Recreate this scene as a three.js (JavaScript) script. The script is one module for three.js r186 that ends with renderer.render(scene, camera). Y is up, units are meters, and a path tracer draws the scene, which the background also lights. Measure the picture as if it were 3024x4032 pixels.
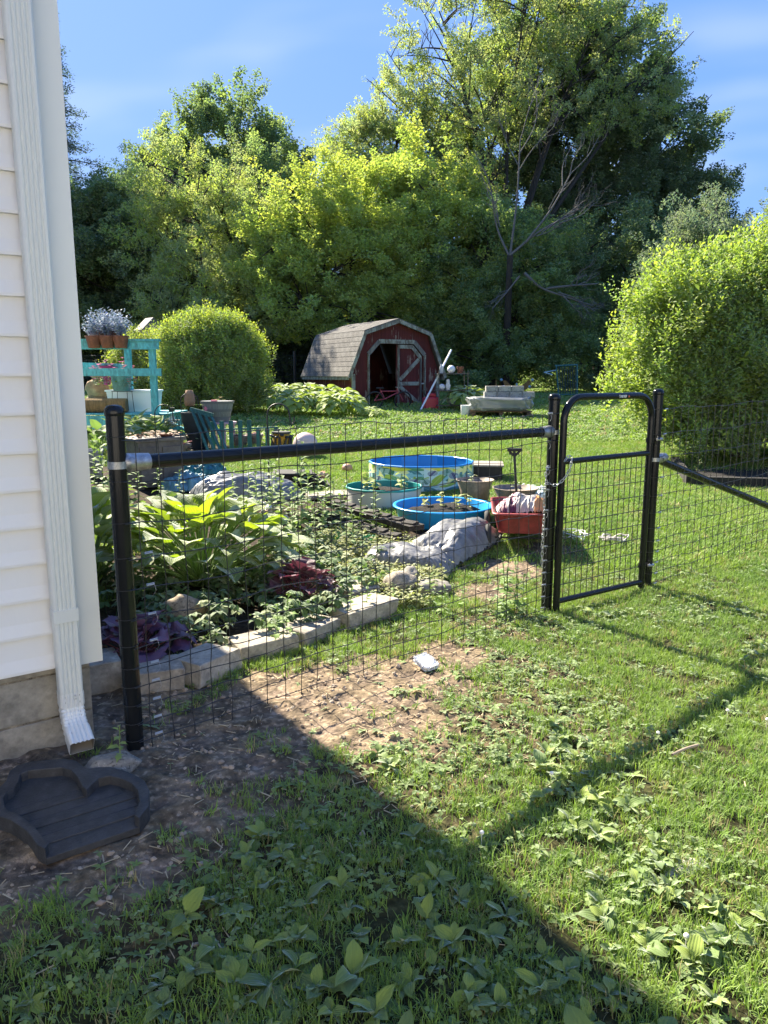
import * as THREE from 'three';
import { mergeGeometries, mergeVertices } from 'three/addons/utils/BufferGeometryUtils.js';
import { RoundedBoxGeometry } from 'three/addons/geometries/RoundedBoxGeometry.js';
import { TextGeometry } from 'three/addons/geometries/TextGeometry.js';
import { FontLoader } from 'three/addons/loaders/FontLoader.js';
import { createNoise2D, createNoise3D } from 'simplex-noise';

// ---------- camera, sky, sun, exposure ----------
const scene = new THREE.Scene();
const camera = new THREE.PerspectiveCamera(68, 0.75, 0.05, 400);
camera.position.set(0, 1.62, 0);
camera.rotation.set(-10.23 * Math.PI / 180, 0, 0);
const SUN_DIR = new THREE.Vector3(-0.468, 0.629, -0.62).normalize();   // towards the sun: behind the garden, over the house
const sun = new THREE.DirectionalLight(new THREE.Color(1, 0.91, 0.74), 5);
sun.name = 'sun';
sun.target.position.set(0, 0, -10); sun.position.copy(SUN_DIR).multiplyScalar(60).add(sun.target.position);
sun.castShadow = true; sun.shadow.radius = 1; sun.shadow.mapSize.set(4096, 4096);
Object.assign(sun.shadow.camera, { left: -40, right: 40, top: 40, bottom: -40, near: 1, far: 160 });
scene.add(sun, sun.target);
const renderer = new THREE.WebGLRenderer({ antialias: true });
renderer.toneMapping = THREE.LinearToneMapping;
renderer.toneMappingExposure = 4.2;
renderer.shadowMap.enabled = true;

// ---------- random numbers and noise ----------
function mulberry(a) { return () => { a |= 0; a = a + 0x6D2B79F5 | 0; let t = Math.imul(a ^ a >>> 15, 1 | a); t = t + Math.imul(t ^ t >>> 7, 61 | t) ^ t; return ((t ^ t >>> 14) >>> 0) / 4294967296; }; }
let rnd = mulberry(7);
const seed = (n) => { rnd = mulberry(n); };
const R = (a, b) => a + (b - a) * rnd();
const pick = (a) => a[Math.floor(rnd() * a.length)];
const n2 = createNoise2D(mulberry(11)), n3 = createNoise3D(mulberry(12));
const fbm = (x, y) => n2(x, y) * 0.5 + n2(x * 2.1 + 9, y * 2.1) * 0.28 + n2(x * 4.3, y * 4.3 + 7) * 0.15 + n2(x * 9, y * 9) * 0.07;
const smooth = (a, b, x) => { const t = Math.min(1, Math.max(0, (x - a) / (b - a))); return t * t * (3 - 2 * t); };
const lerp = (a, b, t) => a + (b - a) * t;
const V = (x, y, z) => new THREE.Vector3(x, y, z);

// the sky: clear blue air, paler towards the horizon, with thin cirrus all round
{
  const w = 1024, h = 512, data = new Float32Array(w * h * 4), d = new THREE.Vector3();
  for (let j = 0; j < h; j++) for (let i = 0; i < w; i++) {
    const el = ((j + 0.5) / h - 0.5) * Math.PI, az = ((i + 0.5) / w - 0.5) * 2 * Math.PI;
    d.set(Math.cos(el) * Math.cos(az), Math.sin(el), Math.cos(el) * Math.sin(az));
    const up = Math.max(0, d.y), t = Math.pow(1 - up, 2.6);
    let r = lerp(0.034, 0.105, t), g = lerp(0.088, 0.175, t), b = lerp(0.25, 0.295, t);
    const glow = Math.pow(Math.max(0, d.dot(SUN_DIR)), 6) * 0.05;
    r += glow; g += glow; b += glow;
    const k = 1 / (up + 0.18), cx = d.x * k * 0.9, cz = d.z * k * 0.9;
    const c = smooth(0.05, 0.75, fbm(cx * 0.55 + 3 + cz * 0.4, cz * 1.5 - cx * 0.5)) * smooth(0, 0.06, up) * 0.2;
    r = lerp(r, 0.27, c); g = lerp(g, 0.29, c); b = lerp(b, 0.33, c);
    const o = (j * w + i) * 4;
    data[o] = r; data[o + 1] = g; data[o + 2] = b; data[o + 3] = 1;
  }
  const sky = new THREE.DataTexture(data, w, h, THREE.RGBAFormat, THREE.FloatType);
  sky.mapping = THREE.EquirectangularReflectionMapping; sky.magFilter = THREE.LinearFilter; sky.needsUpdate = true;
  scene.background = sky; scene.environment = sky;
}

// ---------- textures ----------
function tileNoise(size, cells, octaves, sd, sx = 1) {
  const out = new Float32Array(size * size); let amp = 1, sum = 0;
  for (let o = 0; o < octaves; o++) {
    const c = cells << o, cxn = Math.max(1, Math.round(c * sx)), r = mulberry(sd + o * 77), g = new Float32Array(c * cxn);
    for (let i = 0; i < g.length; i++) g[i] = r();
    for (let j = 0; j < size; j++) for (let i = 0; i < size; i++) {
      const x = i / size * cxn, y = j / size * c, x0 = Math.floor(x), y0 = Math.floor(y);
      let fx = x - x0, fy = y - y0; fx = fx * fx * (3 - 2 * fx); fy = fy * fy * (3 - 2 * fy);
      const x1 = (x0 + 1) % cxn, y1 = (y0 + 1) % c;
      out[j * size + i] += amp * lerp(lerp(g[y0 * cxn + x0], g[y0 * cxn + x1], fx), lerp(g[y1 * cxn + x0], g[y1 * cxn + x1], fx), fy);
    }
    sum += amp; amp *= 0.55;
  }
  for (let i = 0; i < out.length; i++) out[i] /= sum;
  return out;
}
function tex(size, fn, srgb = true) {
  const d = new Uint8Array(size * size * 4);
  for (let j = 0; j < size; j++) for (let i = 0; i < size; i++) {
    const c = fn(i, j), o = (j * size + i) * 4;
    for (let k = 0; k < 3; k++) d[o + k] = Math.max(0, Math.min(255, (Array.isArray(c) ? c[k] : c) * 255));
    d[o + 3] = 255;
  }
  const t = new THREE.DataTexture(d, size, size); t.wrapS = t.wrapT = THREE.RepeatWrapping; t.magFilter = THREE.LinearFilter;
  if (srgb) t.colorSpace = THREE.SRGBColorSpace; t.needsUpdate = true; return t;
}
const nzA = tileNoise(512, 6, 6, 5), nzB = tileNoise(512, 24, 4, 6), nzC = tileNoise(512, 3, 4, 8), nzW = tileNoise(512, 4, 6, 9, 12);
const at2 = (a) => (i, j) => a[(j % 512) * 512 + (i % 512)];
const T = {
  mottle: tex(512, (i, j) => 0.70 + 0.42 * (nzA[j * 512 + i] - 0.5) + 0.2 * (nzB[j * 512 + i] - 0.5) + 0.12),
  rough: tex(512, (i, j) => nzB[j * 512 + i] * 0.6 + nzA[j * 512 + i] * 0.4, false),
  dirt: tex(512, (i, j) => { const a = nzA[j * 512 + i], b = nzB[j * 512 + i], s = b > 0.66 ? 0.12 : 0; const v = 0.72 + 0.55 * (a - 0.5) + 0.45 * (b - 0.5) + s; return [v, v * 0.985, v * 0.965]; }),
  wood: tex(512, (i, j) => 0.78 + 0.5 * (nzW[j * 512 + i] - 0.5) + 0.15 * (nzA[j * 512 + i] - 0.5)),
  woodB: tex(512, (i, j) => nzW[j * 512 + i], false),
  speck: tex(512, (i, j) => { const b = nzB[j * 512 + i], a = nzA[j * 512 + i]; return 0.8 + 0.3 * (a - 0.5) + (b > 0.68 ? 0.1 : b < 0.3 ? -0.22 : 0) + 0.2 * (b - 0.5); }),
  peel: tex(512, (i, j) => { const a = nzA[j * 512 + i], w = nzW[j * 512 + i], p = a * 0.6 + w * 0.4 > 0.5; return p ? [0.66, 0.67, 0.63] : [0.36 + 0.3 * w, 0.33 + 0.3 * w, 0.29 + 0.3 * w]; }),
  redpeel: tex(512, (i, j) => { const a = nzA[j * 512 + i], w = nzW[j * 512 + i], c = nzC[j * 512 + i]; const p = a * 0.45 + w * 0.35 + c * 0.2 > 0.605; const k = 0.85 + 0.4 * (w - 0.5); return p ? [0.62, 0.55, 0.5] : [0.47 * k, 0.185 * k, 0.175 * k]; }),
  grime: tex(512, (i, j) => { const a = nzA[j * 512 + i], w = nzW[j * 512 + i], b = nzB[j * 512 + i]; const v = 0.93 + 0.06 * (w - 0.5) + 0.05 * (a - 0.5) - (b > 0.8 && a > 0.6 ? 0.12 : 0); return [v, v, v * 0.985]; }),
};
const rep = (t, x, y = x) => { const c = t.clone(); c.repeat.set(x, y); c.needsUpdate = true; return c; };
const std = (r, g, b, rough = 0.8, o = {}) => { const m = new THREE.MeshPhysicalMaterial({ roughness: rough, side: THREE.DoubleSide, ...o }); m.color.setRGB(r, g, b); return m; };
const leafMat = (r, g, b, tr = 0.45, o = {}) => std(r, g, b, 1, { transmission: tr, clearcoat: 0.12, clearcoatRoughness: 0.4, ...o });

// ---------- geometry helpers (all return plain geometries) ----------
const mtx = (p = [0, 0, 0], r = [0, 0, 0], s = [1, 1, 1]) => new THREE.Matrix4().compose(V(...p), new THREE.Quaternion().setFromEuler(new THREE.Euler(...r)), V(...s));
const moved = (g, p, r, s) => g.applyMatrix4(mtx(p, r, s));
const box = (w, h, d, p, r) => moved(new THREE.BoxGeometry(w, h, d), p, r);
const rbox = (w, h, d, rad, p, r, seg = 2) => moved(new RoundedBoxGeometry(w, h, d, seg, rad), p, r);
const cyl = (r0, r1, h, p, r, seg = 16, open = false) => moved(new THREE.CylinderGeometry(r0, r1, h, seg, 1, open), p, r);
const ball = (r, p, s = [1, 1, 1], a = 16, b = 12) => moved(new THREE.SphereGeometry(r, a, b), p, [0, 0, 0], s);
const lathe = (pts, seg = 32, p, r) => moved(new THREE.LatheGeometry(pts.map(([x, y]) => new THREE.Vector2(x, y)), seg), p, r);
const tube = (pts, r, seg = 6, n = 0, closed = false) => new THREE.TubeGeometry(new THREE.CatmullRomCurve3(pts.map((p) => p.isVector3 ? p : V(...p)), closed, 'centripetal'), n || Math.max(2, pts.length * 4), r, seg, closed);
function bar(a, b, r, seg = 8, r2 = r) {        // a straight round bar from a to b
  const A = V(...a), B = V(...b), d = B.clone().sub(A), g = new THREE.CylinderGeometry(r2, r, d.length(), seg);
  g.applyQuaternion(new THREE.Quaternion().setFromUnitVectors(V(0, 1, 0), d.normalize())); return g.translate((A.x + B.x) / 2, (A.y + B.y) / 2, (A.z + B.z) / 2);
}
function plank(a, b, w, h) {                     // a rectangular board from a to b
  const A = V(...a), B = V(...b), d = B.clone().sub(A), g = new THREE.BoxGeometry(w, h, d.length());
  const m = new THREE.Matrix4().lookAt(B, A, Math.abs(d.y) > 0.95 * d.length() ? V(0, 0, 1) : V(0, 1, 0)); g.applyMatrix4(m); return g.translate((A.x + B.x) / 2, (A.y + B.y) / 2, (A.z + B.z) / 2);
}
function extrude(pts, depth, o = {}) { const s = new THREE.Shape(pts.map(([x, y]) => new THREE.Vector2(x, y))); for (const h of o.holes || []) s.holes.push(new THREE.Path(h.map(([x, y]) => new THREE.Vector2(x, y)))); return new THREE.ExtrudeGeometry(s, { depth, bevelEnabled: !!o.bevel, bevelThickness: o.bevel || 0, bevelSize: o.bevel || 0, bevelSegments: 2, steps: 1, curveSegments: 8 }); }
function joined(gs) {
  gs = (Array.isArray(gs) ? gs : [gs]).map((g) => { const q = g.index ? g.toNonIndexed() : g; for (const k of Object.keys(q.attributes)) if (!['position', 'normal', 'uv', 'color'].includes(k)) q.deleteAttribute(k); if (!q.attributes.uv) q.setAttribute('uv', new THREE.BufferAttribute(new Float32Array(q.attributes.position.count * 2), 2)); return q; });
  return gs.length === 1 ? gs[0] : mergeGeometries(gs);
}
function metreUV(g) {                            // uv in metres on the plane that each face lies in
  const p = g.attributes.position, uv = new Float32Array(p.count * 2), a = V(), b = V(), c = V(), n = V();
  for (let i = 0; i < p.count; i += 3) {
    a.fromBufferAttribute(p, i); b.fromBufferAttribute(p, i + 1); c.fromBufferAttribute(p, i + 2);
    n.copy(b).sub(a).cross(c.clone().sub(a)); const x = Math.abs(n.x), y = Math.abs(n.y), z = Math.abs(n.z);
    [a, b, c].forEach((q, k) => { const [u, v] = x >= y && x >= z ? [q.z, q.y] : y >= z ? [q.x, q.z] : [q.x, q.y]; uv[(i + k) * 2] = u; uv[(i + k) * 2 + 1] = v; });
  }
  g.setAttribute('uv', new THREE.BufferAttribute(uv, 2)); return g;
}
// ---------- naming ----------
const taken = new Map();
function numbered(n) { const k = taken.get(n) || 0; taken.set(n, k + 1); return k ? n + '_' + String(k).padStart(3, '0') : n; }
function part(name, gs, m, parent, o = {}) {
  const g = joined(gs); if (!o.ownUV) metreUV(g);
  const e = new THREE.Mesh(g, m); e.name = name; e.castShadow = e.receiveShadow = true; if (o.kind) e.userData.kind = o.kind; if (o.label) e.userData.label = o.label;
  parent.add(e); return e;
}
function thing(name, label, category, p = [0, 0, 0], turn = 0, group) {
  const o = new THREE.Group(); o.name = numbered(name); o.position.set(...p); o.rotation.y = turn;
  o.userData = { label, category }; if (group) o.userData.group = group; scene.add(o); return o;
}
function single(name, label, category, gs, m, p = [0, 0, 0], turn = 0, group, o = {}) {
  const e = part(numbered(name), gs, m, scene, o); e.position.set(...p); e.rotation.y = turn; Object.assign(e.userData, { label, category }); if (group) e.userData.group = group; return e;
}
function copy(src, p, turn = 0, s = 1, label) { const c = src.clone(); c.name = numbered(src.name.replace(/_\d{3}$/, '')); c.position.set(...p); c.rotation.y = turn; c.scale.setScalar(s); c.userData = { ...src.userData }; if (label) c.userData.label = label; scene.add(c); return c; }
function instances(name, g, m, list, parent, o = {}) {   // list: [matrix, colour]
  const e = new THREE.InstancedMesh(g, m, list.length); e.name = name; e.castShadow = e.receiveShadow = true; e.userData.kind = 'stuff'; Object.assign(e.userData, o);
  list.forEach(([x, c], i) => { e.setMatrixAt(i, x); if (c) e.setColorAt(i, c); }); parent.add(e); return e;
}
const col = (r, g, b) => new THREE.Color().setRGB(r, g, b);
const vary = (c, s, h = 0.06) => { const k = 1 + R(-s, s), q = R(-h, h); return col(c[0] * k * (1 + q), c[1] * k, c[2] * k * (1 - q)); };

// ---------- the ground: one sheet, flat by the house and rising gently towards the trees ----------
const dirtSpots = [[[-1.348, 0, -3.518], 0.45], [[-0.832, 0, -3.18], 0.42], [[-0.528, 0, -2.973], 0.2], [[-0.486, 0, -3.571], 0.45], [[-0.166, 0, -3.683], 0.45], [[0.103, 0, -3.928], 0.38], [[-0.324, 0, -3.317], 0.3], [[0.352, 0, -4.205], 0.25], [[-0.064, 0, -3.317], 0.28], [[0.115, 0, -3.518], 0.25], [[-1.55, 0, -2.75], 0.5], [[-1.9, 0, -2.6], 0.5], [[-1.184, 0, -2.271], 0.3], [[-0.968, 0, -2.397], 0.3], [[-0.76, 0, -2.657], 0.28], [[-0.654, 0, -2.825], 0.22], [[-1.596, 0, -2.424], 0.4], [[0.781, 0, -5.607], 0.3], [[1.092, 0.011, -6.198], 0.34], [[1.48, 0.04, -6.754], 0.3], [[-0.754, 0, -2.224], 0.12]];
const chipSpots = [[[0.374, 0, -3.365], 0.5], [[0.773, 0, -3.994], 0.35], [[0.143, 0, -3.094], 0.35], [[-0.24, 0, -2.79], 0.25], [[0.901, 0, -3.365], 0.2], [[-0.715, 0, -2.093], 0.22], [[0.703, 0, -4.788], 0.35]];
const bedSpots = [[[-1.3, 0, -4.9], 0.85], [[-0.75, 0, -5.0], 0.55], [[-0.5, 0, -5.7], 0.6], [[-1.6, 0, -6.2], 0.9], [[-1.4, 0, -7.6], 1.0], [[-0.3, 0, -6.4], 0.5], [[-2.4, 0, -8.6], 1.3], [[-0.9, 0, -8.6], 0.8], [[-3.6, 0.2, -10.4], 1.2], [[-1.4, 0.2, -10], 0.6], [[-3.3, 0.2, -13.0], 0.8], [[0.2, 0, -7.2], 0.5]];
const field = (spots, x, z, soft) => { let m = -1; for (const [c, r] of spots) { const d = (r - Math.hypot(x - c[0], z - c[2])) / soft; if (d > m) m = d; } return m; };
const dirtAt = (x, z) => smooth(-0.5, 0.5, field(dirtSpots, x, z, 0.3) + 0.55 * fbm(x * 2.2, z * 2.2) + 0.3 * n2(x * 9, z * 9));
const bedAt = (x, z) => smooth(-0.4, 0.4, field(bedSpots, x, z, 0.4) + 0.4 * fbm(x * 2, z * 2 + 4));
const chipAt = (x, z) => smooth(-0.6, 0.6, field(chipSpots, x, z, 0.35) + 1.0 * fbm(x * 3 + 5, z * 3));
function slope(z) { const d = -z - 6; return d < -0.6 ? 0 : Math.min(d < 0.6 ? 0.0536 * (d + 0.6) ** 2 / 2.4 : 0.0536 * d, 0.95 - 0.0 * d); }
function gh(x, z) {
  const near = 1 - smooth(7, 14, -z);
  return slope(z) + near * 0.012 * fbm(x * 0.9, z * 0.9) * 1.5;
}
function ghFine(x, z) { const d = dirtAt(x, z); return gh(x, z) + d * (0.018 * fbm(x * 4, z * 4) + 0.0055 * n2(x * 17, z * 17) * smooth(-0.2, 0.4, n2(x * 2, z * 2)) + 0.0035 * n2(x * 38, z * 38)) * (1 - smooth(6, 9, -z)); }
{
  const xs = [], zs = [], line = (o, stops) => { for (const [a, b, s] of stops) for (let v = a; v < b - 1e-6; v += s) o.push(v); o.push(stops[stops.length - 1][1]); };
  line(xs, [[-120, -20, 10], [-20, -4, 1], [-4, -1.9, 0.15], [-1.9, 1.5, 0.02], [1.5, 4, 0.1], [4, 20, 1], [20, 120, 10]]);
  line(zs, [[-150, -40, 10], [-40, -12, 1], [-12, -6.2, 0.2], [-6.2, -1.5, 0.02], [-1.5, 2, 0.25], [2, 40, 4]]);
  const nx = xs.length, nz = zs.length, p = new Float32Array(nx * nz * 3), c = new Float32Array(nx * nz * 3), uv = new Float32Array(nx * nz * 2), ix = [];
  for (let j = 0; j < nz; j++) for (let i = 0; i < nx; i++) {
    const x = xs[i], z = zs[j], o = j * nx + i, close = z > -9 && Math.abs(x) < 4.2;
    p.set([x, close ? ghFine(x, z) : gh(x, z), z], o * 3); uv.set([x, z], o * 2);
    const d = z > -10 ? dirtAt(x, z) : 0, bd = z > -15 ? bedAt(x, z) : 0, ch = z > -8 ? chipAt(x, z) : 0, q = 0.85 + 0.3 * fbm(x * 1.3, z * 1.3);
    let k = [0.1 * q, 0.1 * q, 0.04 * q];
    const put = (b, t) => { k = k.map((v, n) => lerp(v, b[n], t)); };
    put([0.21, 0.155, 0.095], ch * 0.8); put([0.07, 0.05, 0.033], bd); put([0.35 + 0.05 * fbm(x * 4, z * 4), 0.27 + 0.04 * fbm(x * 4, z * 4), 0.19], d);
    c.set(k, o * 3);
  }
  for (let j = 0; j < nz - 1; j++) for (let i = 0; i < nx - 1; i++) { const a = j * nx + i; ix.push(a, a + nx, a + 1, a + 1, a + nx, a + nx + 1); }
  const g = new THREE.BufferGeometry(); g.setAttribute('position', new THREE.BufferAttribute(p, 3)); g.setAttribute('color', new THREE.BufferAttribute(c, 3)); g.setAttribute('uv', new THREE.BufferAttribute(uv, 2)); g.setIndex(ix); g.computeVertexNormals();
  const m = std(1, 1, 1, 0.95, { vertexColors: true, map: rep(T.dirt, 1.9), bumpMap: rep(T.rough, 2.7), bumpScale: 0.012, specularIntensity: 0.25 });
  const e = new THREE.Mesh(g, m); e.name = 'ground'; e.receiveShadow = true; e.castShadow = true;
  e.userData = { kind: 'structure', label: 'lawn ground with a bare dirt patch beside the house and fence', category: 'ground' }; scene.add(e);
}

// ---------- the white house corner ----------
{
  const house = thing('house', 'white siding house corner on a concrete block foundation with downspout', 'house', [-1.3, 0, -3.21], 34.7 * Math.PI / 180);
  const white = std(0.745, 0.735, 0.71, 0.5, { bumpMap: rep(T.woodB, 1.5, 9), bumpScale: 0.0006 });
  const trim = std(0.70, 0.715, 0.67, 0.42), spoutM = std(0.66, 0.675, 0.63, 0.36);
  const blockM = [[0.42, 0.385, 0.32], [0.39, 0.36, 0.3], [0.44, 0.395, 0.32]].map((c) => std(...c, 0.95, { map: rep(T.mottle, 2.3), bumpMap: rep(T.rough, 5), bumpScale: 0.004 }));
  const mortarM = std(0.29, 0.25, 0.19, 0.95, { map: rep(T.speck, 3), bumpMap: rep(T.rough, 6), bumpScale: 0.003 });
  part('wall', [box(7, 5, 8, [-3.62, 2.53, -4.02])], std(0.7, 0.7, 0.68, 0.8), house);
  // siding: one board after the other, each lapping over the one below
  const E = 0.155, prof = [[0, 0], [0.021, 0], [0.0215, 0.012], [0.010, 0.062], [0.0035, E + 0.004], [0, E + 0.004]];
  const sg = extrude(prof.map(([z, y]) => [z, y]), 6.93); sg.rotateY(-Math.PI / 2); sg.translate(-0.06, 0, 0); metreUV(joined(sg));
  for (let k = 0; k < 30; k++) { const g = joined(sg.clone()); const e = part('siding_board', g, white, house); e.position.set(0, 0.375 + k * E, 0.001); e.scale.z = -1; e.scale.z = 1; }
  // the corner post wraps both walls and hangs a little below the boards
  part('corner_board', [box(0.15, 4.65, 0.026, [-0.036, 2.695, 0.016]), box(0.026, 4.65, 0.13, [0.026, 2.695, -0.062])], trim, house);
  part('wall_sheathing', [box(0.03, 4.6, 7.8, [-0.105, 2.7, -3.98])], white, house);
  // foundation: hollow concrete blocks laid in courses with recessed joints
  part('mortar', [box(6.9, 0.46, 0.1, [-3.46, 0.14, -0.068]), box(0.1, 0.46, 7.8, [-0.066, 0.14, -4.0])], mortarM, house);
  seed(21);
  [[-0.058, 0.19, -0.12], [0.142, 0.19, -0.32], [0.342, 0.19, -0.12]].forEach(([y, h, off], row) => {
    for (let k = 0; k < 8; k++) { const w = 0.39, x = off - w / 2 - k * 0.4 + (off === -0.12 ? 0.11 : 0.31) - 0.0; const e = part('concrete_block', rbox(w, h, 0.1, 0.004, [0, 0, 0]), pick(blockM), house); e.position.set(Math.min(x, -0.006 - w / 2) - (row === 1 ? 0.2 : 0) * (k > 0 ? 1 : 0), y + h / 2, -0.063 + R(-0.002, 0.002)); }
    for (let k = 0; k < 4; k++) { const e = part('concrete_block', rbox(0.1, h, 0.39, 0.004), pick(blockM), house); e.position.set(-0.056, y + h / 2, -0.32 - k * 0.4 - (row === 1 ? 0.2 : 0)); }
  });
  // the roof with its overhang, above the picture; its edge throws the long shadow over the grass
  const rf = part('roof', [extrude([[0.555, 4.35], [0.555, 4.5], [-3.6, 6.5], [-7.8, 4.5], [-7.8, 4.35], [-3.6, 6.34]], 9).translate(0, 0, -8.5)], std(0.13, 0.12, 0.11, 0.9, { map: T.mottle }), house);
  part('fascia', [box(0.03, 0.18, 9, [0.57, 4.41, -4])], trim, rf);
  // the fluted downspout
  const sp = new THREE.Group(); sp.name = 'downspout'; house.add(sp); sp.position.set(-0.112, 0, 0.06);
  const W = 0.094, D = 0.066, ring = [];
  const nf = 4; ring.push([-W / 2, -D / 2]); ring.push([-W / 2, D / 2 - 0.008]); ring.push([-W / 2 + 0.008, D / 2]);
  for (let k = 0; k < nf; k++) { const x = -W / 2 + 0.016 + k * 0.0168; ring.push([x, D / 2], [x + 0.004, D / 2 - 0.0045], [x + 0.008, D / 2 - 0.0045], [x + 0.012, D / 2]); }
  ring.push([W / 2 - 0.006, D / 2], [W / 2, D / 2 - 0.006], [W / 2, -D / 2]);
  const tubeBody = extrude(ring.map(([x, d]) => [x, -d]), 4.7); tubeBody.rotateX(-Math.PI / 2); tubeBody.translate(0, 0.27, 0);
  part('pipe', [tubeBody], spoutM, sp);
  part('strap', [box(W + 0.006, 0.055, D + 0.006, [0, 0.62, 0])], spoutM, sp);
  // the elbow: rings that bend outwards, with pressed ridges
  const N = 26, pos = [], ixs = [], nR = ring.length, fr = [];
  for (let k = 0; k <= N; k++) {
    const t = k / N; let y, z, a;
    if (t < 0.3) { a = 0; y = 0.275 - t / 0.3 * 0.06; z = 0; } else if (t < 0.72) { const q = (t - 0.3) / 0.42; a = q * 1.12; y = 0.215 - 0.1 * Math.sin(a); z = 0.1 * (1 - Math.cos(a)); }
    else { const q = (t - 0.72) / 0.28; a = 1.12; y = 0.215 - 0.1 * Math.sin(a) - q * 0.105 * Math.cos(a); z = 0.1 * (1 - Math.cos(a)) + q * 0.105 * Math.sin(a); }
    const rg = t > 0.27 && t < 0.74 ? 1 - 0.06 * (k % 2) : 1.02; fr.push([y, z, a, rg]);
  }
  for (const [y, z, a, rg] of fr) for (const [x, d] of ring) { const dz = d * rg; pos.push(x * rg * 1.02 + 0.001 * n3(x * 60, y * 60, d * 60), y + dz * Math.sin(a), z + dz * Math.cos(a)); }
  for (let k = 0; k < N; k++) for (let i = 0; i < nR; i++) { const a = k * nR + i, b = k * nR + (i + 1) % nR; ixs.push(a, a + nR, b, b, a + nR, b + nR); }
  const eg = new THREE.BufferGeometry(); eg.setAttribute('position', new THREE.Float32BufferAttribute(pos, 3)); eg.setIndex(ixs); eg.setAttribute('uv', new THREE.Float32BufferAttribute(new Float32Array(pos.length / 3 * 2), 2));
  const egn = eg.toNonIndexed(); egn.computeVertexNormals();
  part('elbow', [egn], std(0.74, 0.75, 0.72, 0.34, { metalness: 0.2 }), sp);
  { const q = egn.clone(), e = q.attributes.position, c = V(); for (let i = 0; i < e.count; i++) { let best = fr[0], bd = 9; for (const f of fr) { const d = Math.hypot(e.getY(i) - f[0], e.getZ(i) - f[1]); if (d < bd) { bd = d; best = f; } } e.setXYZ(i, e.getX(i) * 0.95, lerp(best[0], e.getY(i), 0.94), lerp(best[1], e.getZ(i), 0.94)); } q.computeVertexNormals(); part('elbow_lining', [q], std(0.2, 0.18, 0.15, 0.7), sp); }
  part('screw', [ball(0.004, [0.012, 0.262, D / 2 + 0.001])], std(0.6, 0.6, 0.6, 0.3, { metalness: 1 }), sp);
  part('screw', [ball(0.004, [0.012, 0.247, D / 2 + 0.001])], std(0.6, 0.6, 0.6, 0.3, { metalness: 1 }), sp);
}

// ---------- the neighbour's pale house across the side yard, behind the camera: its sunlit wall fills the shade with light ----------
{
  const h = thing('neighbour_house', 'off white neighbouring house across the side yard with sunlit wall', 'house', [2.5, 0, 6.5]), cream = std(0.76, 0.745, 0.72, 0.7), dark = std(0.05, 0.06, 0.07, 0.1);
  part('wall', [box(15, 5.4, 7, [0, 2.7, 3.5])], cream, h); part('roof', [extrude([[-7.9, 5.3], [7.9, 5.3], [0, 8.2]], 7.8).translate(0, 0, -0.4)], std(0.12, 0.11, 0.1, 0.9), h);
  for (const [x, y] of [[-4.5, 1.5], [4.5, 1.5], [-4.5, 4.1], [0, 4.1], [4.5, 4.1]]) { const w = part('window', [box(1.1, 1.3, 0.06, [x, y, -0.01])], std(0.8, 0.8, 0.78, 0.5), h); part('pane', [box(0.9, 1.1, 0.03, [x, y, -0.04])], dark, w); }
  part('door', [box(0.95, 2.05, 0.07, [0, 1.1, -0.01])], std(0.5, 0.5, 0.48, 0.5), h);
}

// ---------- black pipe fence with woven wire, and the gate ----------
const blackPaint = std(0.01, 0.011, 0.012, 0.2, { specularIntensity: 0.55 });
const wireM = std(0.02, 0.02, 0.021, 0.38), galv = std(0.55, 0.56, 0.57, 0.42, { metalness: 0.8, map: rep(T.mottle, 9) }), clipM = std(0.42, 0.43, 0.45, 0.28, { metalness: 0.7 });
const PL = [-1.106, 0, -3.137], PM = [1.131, 0, -5.087], PR = [2.035, 0, -5.697];
function postGeo(h) { return lathe([[0.0375, -0.12], [0.0375, h - 0.045], [0.0405, h - 0.044], [0.0415, h - 0.03], [0.039, h - 0.016], [0.03, h - 0.005], [0.016, h], [0.0001, h + 0.001]], 24); }
const wireH = [0.035, 0.115, 0.2, 0.285, 0.37, 0.47, 0.59, 0.72, 0.86, 1.01, 1.185, 1.37];
function wireMesh(parent, A, B, off, step, sag) {         // woven wire between two posts, one part for each wire
  const a = V(...A), b = V(...B), d = b.clone().sub(a), len = d.length(), u = d.clone().normalize(), f = V(-u.z, 0, u.x).multiplyScalar(off);
  if (f.z < 0 && off > 0) f.negate();
  const P = (s, y) => { const q = a.clone().addScaledVector(u, s).add(f); q.y = y + gh(q.x, q.z) + sag * (0.012 * n2(s * 1.3, y * 2) + 0.004 * n2(s * 7, y * 9)); q.addScaledVector(f.clone().normalize(), 0.006 * n2(s * 3 + 5, y * 3)); q.addScaledVector(u, 0.006 * sag * n2(y * 4 + s * 11, s * 3)); return q; };
  for (const y of wireH) { const pts = []; for (let s = 0; s <= len + 1e-6; s += len / 40) pts.push(P(s, y)); part('horizontal_wire', tube(pts, 0.0024, 5, 120), wireM, parent); }
  const knots = [];
  for (let s = step * 0.6; s < len - 0.02; s += step) {
    const pts = [P(s, -0.01), ...wireH.map((y) => P(s, y))]; part('vertical_wire', tube(pts, 0.0022, 5, 60), wireM, parent);
    for (const y of wireH) { const q = P(s, y); knots.push(new THREE.OctahedronGeometry(0.006).translate(q.x, q.y, q.z)); knots.push(bar([q.x + 0.002, q.y, q.z + 0.002], [q.x - 0.001, q.y - 0.02, q.z + 0.003], 0.0024, 4)); }
  }
  part('wire_knots', knots, wireM, parent, { kind: 'stuff' });
}
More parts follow.
